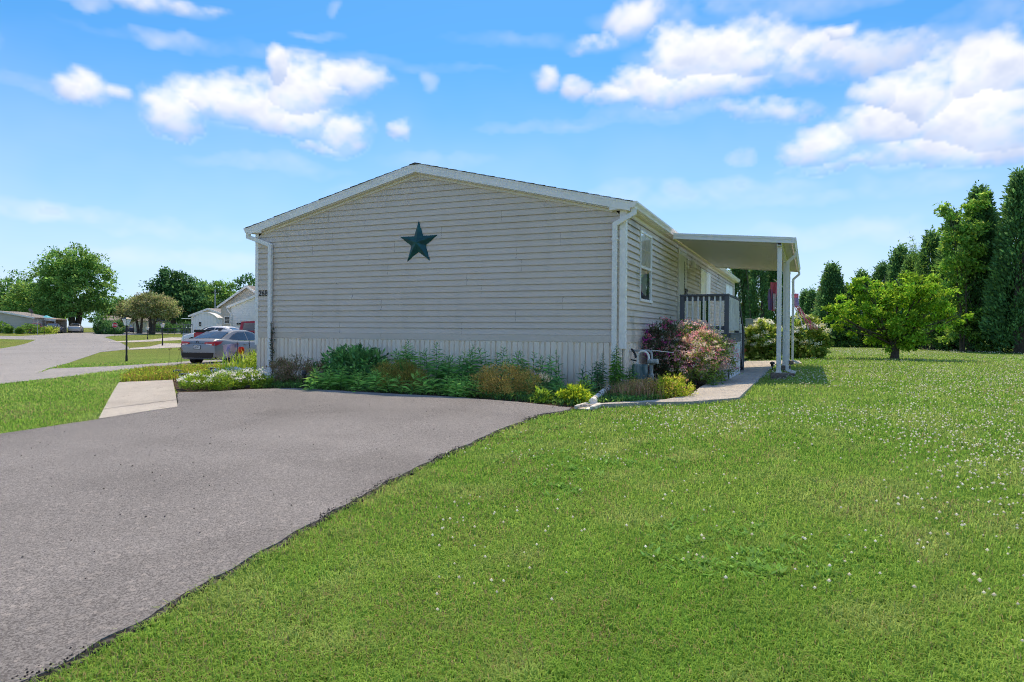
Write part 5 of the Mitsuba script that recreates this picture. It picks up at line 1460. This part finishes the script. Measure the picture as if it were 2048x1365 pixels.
# red pickup
pu = thing('pickup_truck', 'red pickup truck with a black bed cover parked beyond the sedan', 'pickup truck')
to = T().translate([-29.0, 21.3, gz(-29.0, 21.3) - .12]).rotate([0, 0, 1], -62).scale(1.1)
p = lambda n_, m, mt, **kw: part(pu, n_, m, mt, to=to, **kw)
p('body', loft([ring(y, w, zb, zt, zw, .95, .9) for y, w, zb, zt, zw in ((-2.75, .90, .55, 1.30, .9), (-2.70, .97, .50, 1.38, .9), (-.4, .98, .46, 1.38, .9), (.9, .98, .46, 1.28, .9), (1.5, .98, .46, 1.25, .9), (2.5, .95, .5, 1.15, .9), (2.75, .88, .55, 1.0, .8))]), 'car_red', smooth=30)
p('cab', loft([[(-.92, y, 1.2), (-.90, y, 1.4), (-w, y, z), (0, y, z + .02), (w, y, z), (.90, y, 1.4), (.92, y, 1.2)] for y, w, z in ((-.42, .78, 1.45), (-.30, .74, 1.93), (.5, .74, 1.97), (.95, .74, 1.90), (1.6, .80, 1.32))]), 'car_red', smooth=30)
p('rear_window', hull([(x, y, z) for x, y, z in ((-.70, -.43, 1.46), (.70, -.43, 1.46), (-.62, -.345, 1.82), (.62, -.345, 1.82), (-.70, -.40, 1.46), (.70, -.40, 1.46), (-.62, -.31, 1.82), (.62, -.31, 1.82))]), 'car_glass')
for s in (-1, 1):
    p('side_window', hull([(s * a, b, c) for a, b, c in ((.905, -.2, 1.42), (.905, 1.2, 1.42), (.79, -.15, 1.85), (.79, .85, 1.85), (.88, -.2, 1.42), (.88, 1.2, 1.42), (.77, -.15, 1.85), (.77, .85, 1.85))]), 'car_glass')
    for yy in (-1.75, 1.8):
        wk = p('wheel', tyre_at(s * .86, yy, .40), 'rubber', smooth=40)
        part(wk, 'rim', rim_at(s * .86, yy, s, .40), 'car_silver', to=to)
    p('tail_light', box(*sorted((s * .80, s * .965)), -2.77, -2.70, .95, 1.28, .02), 'tail_red')
p('bed_cover', box(-.99, .99, -2.76, -.46, 1.33, 1.46, .02), 'car_black')
p('mirror', box(-1.16, -.94, .85, 1.0, 1.32, 1.52, .03), 'car_black')
p('rear_bumper', box(-.92, .92, -2.86, -2.74, .50, .68, .02), 'chrome')

# ------------------------------------------------------------------ neighbouring houses
mat('grey_siding', lambda p, n, uv: mix((.50, .46, .39), (.40, .37, .31), smoothstep(.80, .95, (p.z * 4.4) - dr.floor(p.z * 4.4))) * (.92 + .16 * fbm(p.x, p.y, p.z, 2)), .6)
mat('white_siding', lambda p, n, uv: mix((.72, .71, .69), (.62, .61, .59), smoothstep(.80, .95, (p.z * 4.4) - dr.floor(p.z * 4.4))), .6)
mat('shed_panel', lambda p, n, uv: mix((.74, .73, .72), (.60, .60, .60), smoothstep(.86, .96, (p.x * 5) - dr.floor(p.x * 5))), .5)
mat('brown_siding', (.34, .30, .25), .6)
mat('tan_roof', (.33, .26, .19), .9)
mat('grey_roof', (.20, .19, .185), .9)


def gable_house(name, label, x, y, yaw, w, ln, eave, ridge, wall, roofm, over=.25, windows=(), doors=(), group=None):
    """Gable end facing -y before turning: walls, two roof slopes with fascia, windows and doors on the gable front (x, z, width, height)."""
    k = thing(name, label, 'house', group)
    z = gz(x, y)
    to = T().translate([x, y, z]).rotate([0, 0, 1], yaw)
    m = trimesh.creation.extrude_polygon(Polygon([(-w / 2, -.4), (w / 2, -.4), (w / 2, eave), (0, ridge), (-w / 2, eave)]), ln, engine='earcut')
    m.apply_transform(np.array([[1, 0, 0, 0], [0, 0, 1, 0], [0, 1, 0, 0], [0, 0, 0, 1.]]))
    part(k, 'wall', m, wall, to=to)
    sl = (ridge - eave) / (w / 2)
    for s in (-1, 1):
        e = w / 2 + over
        part(k, 'roof', hull([(s * a, b, c + d) for b in (-over, ln + over) for a, c in ((0, ridge + .02), (e, ridge + .02 - sl * e)) for d in (0, .10)]), roofm, to=to)
        part(k, 'rake_board', hull([(s * a, b, c + d) for b in (-over - .04, -over - .005) for a, c in ((0, ridge + .02), (e, ridge + .02 - sl * e)) for d in (-.12, .12)]), 'white_paint', to=to)
    for wx, wz, ww, wh in windows:
        f = part(k, 'window', cat_(box(wx - ww / 2 - .06, wx + ww / 2 + .06, -.05, .0, wz - .06, wz), box(wx - ww / 2 - .06, wx + ww / 2 + .06, -.05, .0, wz + wh, wz + wh + .06), box(wx - ww / 2 - .06, wx - ww / 2, -.05, .0, wz, wz + wh), box(wx + ww / 2, wx + ww / 2 + .06, -.05, 0, wz, wz + wh), box(wx - ww / 2, wx + ww / 2, -.04, 0, wz + wh / 2 - .02, wz + wh / 2 + .02)), 'white_paint', to=to)
        part(f, 'pane', box(wx - ww / 2, wx + ww / 2, -.02, -.012, wz, wz + wh), 'dark_glass', to=to)
    for wx, ww, wh in doors:
        d_ = part(k, 'door', box(wx - ww / 2, wx + ww / 2, -.05, .0, 0, wh), 'white_paint', to=to)
    return k, to


gh, to = gable_house('gabled_house', 'grey beige gabled house behind the parked cars', -48.1, 40.57, 0, 7.3, 12, 3.8, 5.72, 'grey_siding', 'grey_roof', windows=((-2.75, 2.1, .62, .65),))
part(gh, 'front_wing', (lambda m: (m.apply_transform(np.array([[1, 0, 0, 0], [0, 0, 1, -2.6], [0, 1, 0, 0], [0, 0, 0, 1.]])), m)[1])(trimesh.creation.extrude_polygon(Polygon([(.45, -.4), (4.6, -.4), (4.6, 4.85), (.45, 3.62)]), 2.5, engine='earcut')), 'white_siding', to=to)
part(gh, 'wing_roof', hull([(a, b, c + d) for b in (-2.8, -.02) for a, c in ((.0, 3.47), (4.6, 4.84)) for d in (0, .22)]), 'white_paint', to=to)
part(gh, 'wing_downspout', tube([(.1, -2.7, 3.45), (.13, -2.7, 3.25), (.5, -2.7, 2.95), (.5, -2.7, 0)], .06, 6), 'white_paint', to=to)
part(gh, 'wing_lamp', cat_(box(1.2, 1.35, -2.7, -2.6, 1.95, 2.1), box(1.5, 1.65, -2.7, -2.6, 1.95, 2.1)), 'black_metal', to=to)
gm2 = part(gh, 'antenna', cat_(tube([(.7, 3.0, 5.2), (.7, 3.0, 6.7)], .03, 5), tube([(-.2, 3.4, 5.2), (-.2, 3.4, 6.3)], .025, 5), tube([(.3, 3.0, 6.4), (1.1, 3.0, 6.4)], .02, 5)), 'gray_metal', to=to)
sh = thing('garden_shed', 'white metal shed with an arched roof in front of the grey house', 'shed')
to = T().translate([-47.2, 34.4, gz(-47, 34.6)]).rotate([0, 0, 1], 36).scale([.84, .84, .98])
arc = [(-1.28 + 2.56 * t, 2.52 + .52 * math.sin(math.pi * t) ** .8) for t in np.linspace(0, 1, 11)]
m = trimesh.creation.extrude_polygon(Polygon([(-1.2, -.3), (1.2, -.3), (1.2, 2.56)] + [(a * .94, b) for a, b in arc[::-1]] + [(-1.2, 2.56)]).buffer(0), 3.0, engine='earcut')
m.apply_transform(np.array([[1, 0, 0, 0], [0, 0, 1, 0], [0, 1, 0, 0], [0, 0, 0, 1.]]))
part(sh, 'wall', m, 'shed_panel', to=to)
m = trimesh.creation.extrude_polygon(Polygon(arc + [(a * 1.02, b + .08) for a, b in arc[::-1]]), 3.2, engine='earcut')
m.apply_transform(np.array([[1, 0, 0, 0], [0, 0, 1, -.1], [0, 1, 0, 0], [0, 0, 0, 1.]]))
part(sh, 'roof', m, 'white_paint', to=to)
f = part(sh, 'window', cat_(box(-.62, -.3, -.03, -.002, 1.75, 1.79), box(-.62, -.3, -.03, -.002, 2.19, 2.23), box(-.62, -.585, -.03, -.002, 1.79, 2.19), box(-.335, -.3, -.03, -.002, 1.79, 2.19), box(-.585, -.335, -.03, -.002, 1.98, 2.0)), 'white_paint', to=to)
part(f, 'pane', box(-.585, -.335, -.015, -.008, 1.79, 2.19), 'dark_glass', to=to)
dk_ = (.5, 4.0)
mh, to = gable_house('far_mobile_home', 'low white mobile home behind the white shed', -65.6, 52.0, 0, 6.2, 14, 3.0, 3.85, 'white_siding', 'grey_roof', windows=((-1.6, 1.6, .8, 1.0), (.6, 1.6, .7, 1.0)), doors=((-.4, .9, 2.6),))
dk = thing('entry_deck', 'small grey deck with dark lattice in front of the low white home', 'deck')
to = T().translate([-61.8, 45.5, gz(-61.8, 45.5)])
part(dk, 'floor', box(-.9, 1.0, 0, 1.8, .85, .95), 'gray_metal', to=to)
part(dk, 'lattice', box(-.9, 1.0, -.03, 0, .0, .85), 'gray_metal', to=to)
for i in range(6):
    part(dk, 'baluster', box(-.88 + i * .36, -.82 + i * .36, .02, .08, .95, 1.85), 'gray_paint', to=to)
part(dk, 'top_rail', box(-.9, 1.0, .0, .1, 1.85, 1.95), 'gray_paint', to=to)
part(dk, 'canopy', box(-1.0, 1.1, -.1, 1.9, 2.55, 2.65), 'white_paint', to=to)
gable_house('white_house', 'long white house far behind the maple trunk', -132.5, 93.0, -35, 9, 10, 2.4, 3.4, 'white_siding', 'grey_roof', windows=((-2.6, 1.0, 1.2, .9), (1.8, 1.0, 1.2, .9)), doors=((0, .9, 2.0),))
gable_house('white_house', 'white house between the maple trunk and the stop sign', -129.8, 84.5, -40, 8, 8, 2.3, 3.2, 'white_siding', 'grey_roof', windows=((-2.2, 1.0, 1.1, .8), (1.6, 1.0, 1.1, .8)), doors=((0, .9, 2.0),))
gable_house('white_house', 'pale house far behind the tan trees', -112.0, 92.0, -35, 11, 9, 2.5, 3.6, 'white_siding', 'grey_roof', windows=((-3, 1.0, 1.4, .9), (2.4, 1.0, 1.4, .9)))
bh, to = gable_house('beige_house', 'low grey brown house at the left edge beyond the clipped bushes', -108.8, 52.6, 38, 9.0, 9, 2.3, 3.2, 'grey_siding', 'grey_roof', windows=())
cp = thing('carport', 'tan roofed carport on thin posts beside the low house', 'carport')
to = T().translate([-107.8, 57.8, gz(-107.8, 57.8)]).rotate([0, 0, 1], 32).scale([.52, .8, 1])
part(cp, 'roof', hull([(x, y, z) for x in (-4.2, 4.6) for y in (0, 4.5) for z in (2.25 - .045 * x, 2.42 - .045 * x)]), 'tan_roof', to=to)
part(cp, 'roof_edge', hull([(x, y, z) for x in (-4.2, 4.6) for y in (-.06, -.01) for z in (2.02 - .045 * x, 2.42 - .045 * x)]), 'cream_trim', to=to)
for x in (-4, -1.2, 1.6, 4.3):
    part(cp, 'post', box(x - .06, x + .06, .1, .22, -.1, 2.24 - .045 * x), 'white_paint', to=to)
part(cp, 'back_wall', box(-4.2, 4.6, 4.4, 4.5, -.1, 2.1), 'brown_siding', to=to)
mat('tarp', (.06, .38, .50), .6)
solo('blue_tarp', 'turquoise tarp lying over the carport roof', 'tarp', hull([(x, y, z) for x, y, z in ((-.2, 1, 2.44), (1.6, 1, 2.38), (-.1, 3, 2.44), (1.8, 3, 2.38), (.6, 2, 2.8))]), 'tarp', to=to)
dsh = thing('satellite_dish', 'dark satellite dish on a mast over the low house', 'satellite dish')
to = T().translate([-108.6, 57.0, gz(-108.6, 57)])
part(dsh, 'dish', trimesh.Trimesh(*(lambda m: (m.vertices @ np.array([[1, 0, 0], [0, .5, .85], [0, -.85, .5]]).T + [0, 0, 3.35], m.faces))(lathe([(0, 0), (.25, .02), (.45, .08), (.48, .10), (.25, .04), (0, .02)], 16)), process=False), 'gray_paint', to=to, smooth=40)
part(dsh, 'mast', tube([(0, .2, 0), (0, .2, 3.3)], .04, 6), 'gray_metal', to=to)
# lamps, signs, poles
def yard_lamp(x, y, h, label, top=None):
    k = thing('lamp_post', label, 'lamp post', 'black lamp posts on the lawns')
    z = gz(x, y)
    to = T().translate([x, y, z])
    part(k, 'post', lathe([(0, -.1), (.055, -.1), (.055, .25), (.04, .28), (.038, h - .42), (.06, h - .40), (.03, h - .36), (0, h - .36)], 10), 'black_metal', to=to, smooth=40)
    part(k, 'lantern', hull([(sx * a, sy * a, c) for sx in (-1, 1) for sy in (-1, 1) for a, c in ((.065, h - .36), (.14, h - .06))]), 'lantern_glass', to=to)
    part(k, 'lantern_frame', cat_(*[hull([(sx * (a + d), sy * (a + e), c) for d in (-.006, .006) for e in (-.006, .006) for a, c in ((.068, h - .36), (.143, h - .06))]) for sx in (-1, 1) for sy in (-1, 1)]), 'black_metal', to=to)
    part(k, 'cap', hull([(sx * .165, sy * .165, h - .06) for sx in (-1, 1) for sy in (-1, 1)] + [(sx * .03, sy * .03, h + .02) for sx in (-1, 1) for sy in (-1, 1)]), 'black_metal', to=to)


mat('lantern_glass', (.74, .74, .76), .2)
yard_lamp(-26.14, 10.64, 2.02, 'nearest black lamp post on the lawn with a white lantern')
yard_lamp(-49.45, 31.87, 1.98, 'black lamp post on the second lawn strip')
yard_lamp(-70.78, 47.43, 1.5, 'small dark lamp post left of the second one, by the far walk')
yard_lamp(-102.65, 70.2, 1.9, 'farthest lamp post between the tan trees and the stop sign')
st = thing('stop_sign', 'red octagonal stop sign at the street corner', 'stop sign')
to = T().translate([-81.5, 51.1, gz(-81.5, 51.1)]).rotate([0, 0, 1], 48)
mat('sign_red', (.50, .012, .03), .5)
oct_ = lambda r_: Polygon([(r_ * math.cos(math.pi / 8 + i * math.pi / 4), r_ * math.sin(math.pi / 8 + i * math.pi / 4)) for i in range(8)])


def upright(m, y, z):
    m = m.copy()
    m.apply_transform(np.array([[1, 0, 0, 0], [0, 0, -1, y], [0, 1, 0, z], [0, 0, 0, 1.]]))
    return m


part(st, 'post', box(-.03, .03, .0, .05, -.1, 1.95), 'dark_wood', to=to)
part(st, 'border', upright(trimesh.creation.extrude_polygon(oct_(.36), .008, engine='earcut'), -.004, 1.55), 'plate_white', to=to)
part(st, 'panel', upright(trimesh.creation.extrude_polygon(oct_(.33), .008, engine='earcut'), -.010, 1.55), 'sign_red', to=to)
tm_ = meshkit.text_mesh('STOP', .22, .006, bold=True)
tm_.vertices[:, 0] = (tm_.vertices[:, 0] - tm_.bounds.mean(0)[0]) * .80
part(st, 'lettering', upright(tm_, -.017, 1.44), 'plate_white', to=to)
for x, y, h, lab in ((-89.9, 46.4, 2.1, 'thin pale stake by the far corner of the street'), (-89.8, 47.2, 1.65, 'thicker short post right of the thin stake')):
    solo('marker_post', lab, 'post', tube([(x, y, gz(x, y) - .1), (x, y, gz(x, y) + h)], .045, 6), 'gray_metal' if h > 2 else 'dark_wood')
up = thing('utility_pole', 'grey utility pole in front of the far trees', 'utility pole')
to = T().translate([-96.4, 81.8, gz(-96.4, 81.8)])
part(up, 'pole', tube([(0, 0, -.2), (0, 0, 8.1)], [.17, .13], 8), 'gray_metal', to=to, smooth=40)
part(up, 'transformer', at(lathe([(0, 3.2), (.3, 3.2), (.3, 4.2), (0, 4.2)], 10), -.4, 0, 0), 'gray_metal', to=to)
part(up, 'cross_arm', box(-.9, .9, -.08, .02, 7.5, 7.62), 'dark_wood', to=to)
fk = thing('rail_fence', 'dark rail fence under the oak tree', 'fence')
to = T().translate([-91.4, 68.8, gz(-91.4, 68.8)]).rotate([0, 0, 1], 35)
for i in range(9):
    part(fk, 'picket', box(-4 + i, -3.92 + i, 0, .08, -.1, 1.1), 'gray_paint', to=to)
for z in (.4, .95):
    part(fk, 'rail', box(-4, 4.1, .081, .13, z, z + .1), 'gray_paint', to=to)
# ------------------------------------------------------------------ grass blades, clover, weeds
hard = shapely.union_all([drive.buffer(.006), Polygon(WALK_L), SIDE_WALK, Polygon(BED).buffer(.02), Polygon([(.02,10.4),(2.7,10.4),(2.6,12.4),(1.6,13.6),(.02,13.9)]), sbox(-W - .1, 0, .1, LEN), Polygon(STREET), SIDE_DRIVE, sbox(-.02, 3.2, 1.5, 7.3)])
hard_s = hard.simplify(.012)
shapely.prepare(hard_s)


def scatter(q, n, r0, r1, a0, a1, power=0.0):
    """Points on the lawn round the near corner of the garden, thinning outwards."""
    r_ = r0 * (r1 / r0) ** (q.random(n) ** (1 + power))
    a = np.radians(q.uniform(a0, a1, n))
    X, Y = 2.89 + r_ * np.sin(a), -11.474 + r_ * np.cos(a)
    ok = ~shapely.contains_xy(hard_s, X, Y)
    return X[ok], Y[ok], r_[ok]


q = rg('grass')
X, Y, R = scatter(q, 700000, 1.2, 34, -68, 40)
pn = meshkit.fbm(np.c_[X * .45, Y * .45, np.zeros(len(X))], 3, 2)
pm = meshkit.fbm(np.c_[X * 2.6, Y * 2.6, np.zeros(len(X))], 3, 7)
B = np.c_[X, Y, ground_z(X, Y) - .004]
h = (.026 + .022 * pn + .018 * pm) * (1 + .03 * R)
wd = .0026 * (1 + R * .26)
v, f, c = blades_mesh(q, B, h, wd, GREEN, .95, .28)
ka, kb = np.clip((pn[:, None] - .35) * 3, 0, 1), np.clip((pm[:, None] - .5) * 4, 0, 1) * .8
base = (np.array([.088, .160, .026]) * (1 - ka) * (1 - kb) + np.array([.138, .196, .044]) * ka * (1 - kb) + np.array([.180, .208, .074]) * kb) * (.88 + .34 * meshkit.fbm(np.c_[X * 7, Y * 7, np.zeros(len(X))], 2, 12))[:, None]
base = np.repeat(base, 5, 0)
c = (c * .35 + base * .75) * GAIN
dry = np.repeat(q.random(len(X)) < .05 + .10 * (meshkit.fbm(np.c_[X * .9, Y * .9, np.zeros(len(X))], 3, 17) > .56), 5)
c[dry] = [.42, .36, .18]
labels['grass'] = {'label': 'short mown grass blades of the near lawn', 'category': 'grass', 'kind': 'stuff'}
taken.add('grass')
scene['grass'] = mikit.ply(trimesh.Trimesh(v, f, process=False), 'mat_blade', color=np.clip(c, 0, .95))

q = rg('clover')
X, Y, R = scatter(q, 30000, 2.8, 46, -30, 30, -.45)
den = meshkit.fbm(np.c_[X * .35, Y * .35, np.zeros(len(X))], 3, 4) + .12 * np.clip((X - 1) / 4, -1, 1)
ok = (den + .12 * q.normal(size=len(X)) > .53) & (X > -.5)
X, Y, R = X[ok], Y[ok], R[ok]
oc = np.array([(1, 0, 0), (-1, 0, 0), (0, 1, 0), (0, -1, 0), (0, 0, 1), (0, 0, -.8)], float)
of = np.array([(0, 2, 4), (2, 1, 4), (1, 3, 4), (3, 0, 4), (2, 0, 5), (1, 2, 5), (3, 1, 5), (0, 3, 5)])
s = .0072 * q.uniform(.7, 1.3, len(X)) * (1 + R * .028)
V = (oc[None] * s[:, None, None] + np.c_[X, Y, ground_z(X, Y) + .045 + .02 * q.random(len(X))][:, None]).reshape(-1, 3)
F = (of[None] + np.arange(len(X))[:, None, None] * 6).reshape(-1, 3)
labels['clover_flowers'] = {'label': 'white clover heads sprinkled over the right lawn', 'category': 'clover', 'kind': 'stuff'}
taken.add('clover_flowers')
scene['clover_flowers'] = mikit.ply(trimesh.Trimesh(V, F, process=False), 'mat_petal', smooth=True, color=np.repeat(tint(q, len(X), [(.84, .82, .70), (.78, .74, .60), (.86, .85, .78)], .08), 6, 0).clip(0, .96))

q = rg('weeds')
X, Y, R = scatter(q, 1500, 2.4, 14, -25, 27)
ok = meshkit.fbm(np.c_[X * .8, Y * .8, np.zeros(len(X))], 2, 31) > .58
X, Y, R = X[ok], Y[ok], R[ok]
lv = []
for x, y in zip(X, Y):
    m_ = q.integers(7, 16)
    a = q.uniform(0, 6.28, m_)
    e = q.uniform(.1, .7, m_)
    sc = q.uniform(.45, .95)
    A = np.c_[np.cos(a) * np.cos(e), np.sin(a) * np.cos(e), np.sin(e)]
    P = np.tile([x, y, gz(x, y) + .01], (m_, 1)) + q.normal(size=(m_, 3)) * [.03, .03, 0]
    lv.append(leaves(P, A, np.tile([0, 0, 1.], (m_, 1)), .075 * sc, .026 * sc, tint(q, m_, [(.085, .17, .034), (.11, .19, .05), (.075, .15, .042)], .2), .012))
v, f, c = merge(lv)
labels['weeds'] = {'label': 'broad leaved weeds growing through the lawn', 'category': 'weeds', 'kind': 'stuff'}
taken.add('weeds')
scene['weeds'] = mikit.ply(trimesh.Trimesh(v, f, process=False), 'mat_leaf', color=np.clip(c * GAIN, 0, .95))
# crumbs and pebbles on the asphalt pad
q = rg('crumbs')
X = q.uniform(-5.2, 0, 260); Y = q.uniform(-9.5, -2.2, 260)
edge = np.asarray(drive.exterior.segmentize(.05).coords)
edge = edge[(edge[:, 0] > -.5) & (edge[:, 1] > -11)]
en = meshkit.fbm(np.c_[edge * 1.7, np.zeros(len(edge))], 3, 5)
ed = edge[en > .52]
ek = ed[q.integers(len(ed), size=900)] + q.normal(size=(900, 2)) * .03
X, Y = np.r_[X, ek[:, 0]], np.r_[Y, ek[:, 1]]
s = np.r_[q.uniform(.004, .010, 260), q.uniform(.002, .007, 900)]
V = ((oc[None] * s[:, None, None]) * q.uniform(.6, 1.2, (len(X), 6, 1)) + np.c_[X, Y, ground_z(X, Y) + .036][:, None]).reshape(-1, 3)
F = (of[None] + np.arange(len(X))[:, None, None] * 6).reshape(-1, 3)
labels['asphalt_crumbs'] = {'label': 'loose dark asphalt crumbs along the broken pad edge', 'category': 'gravel', 'kind': 'stuff'}
taken.add('asphalt_crumbs')
scene['asphalt_crumbs'] = mikit.ply(trimesh.Trimesh(V, F, process=False), 'mat_asphalt_edge')
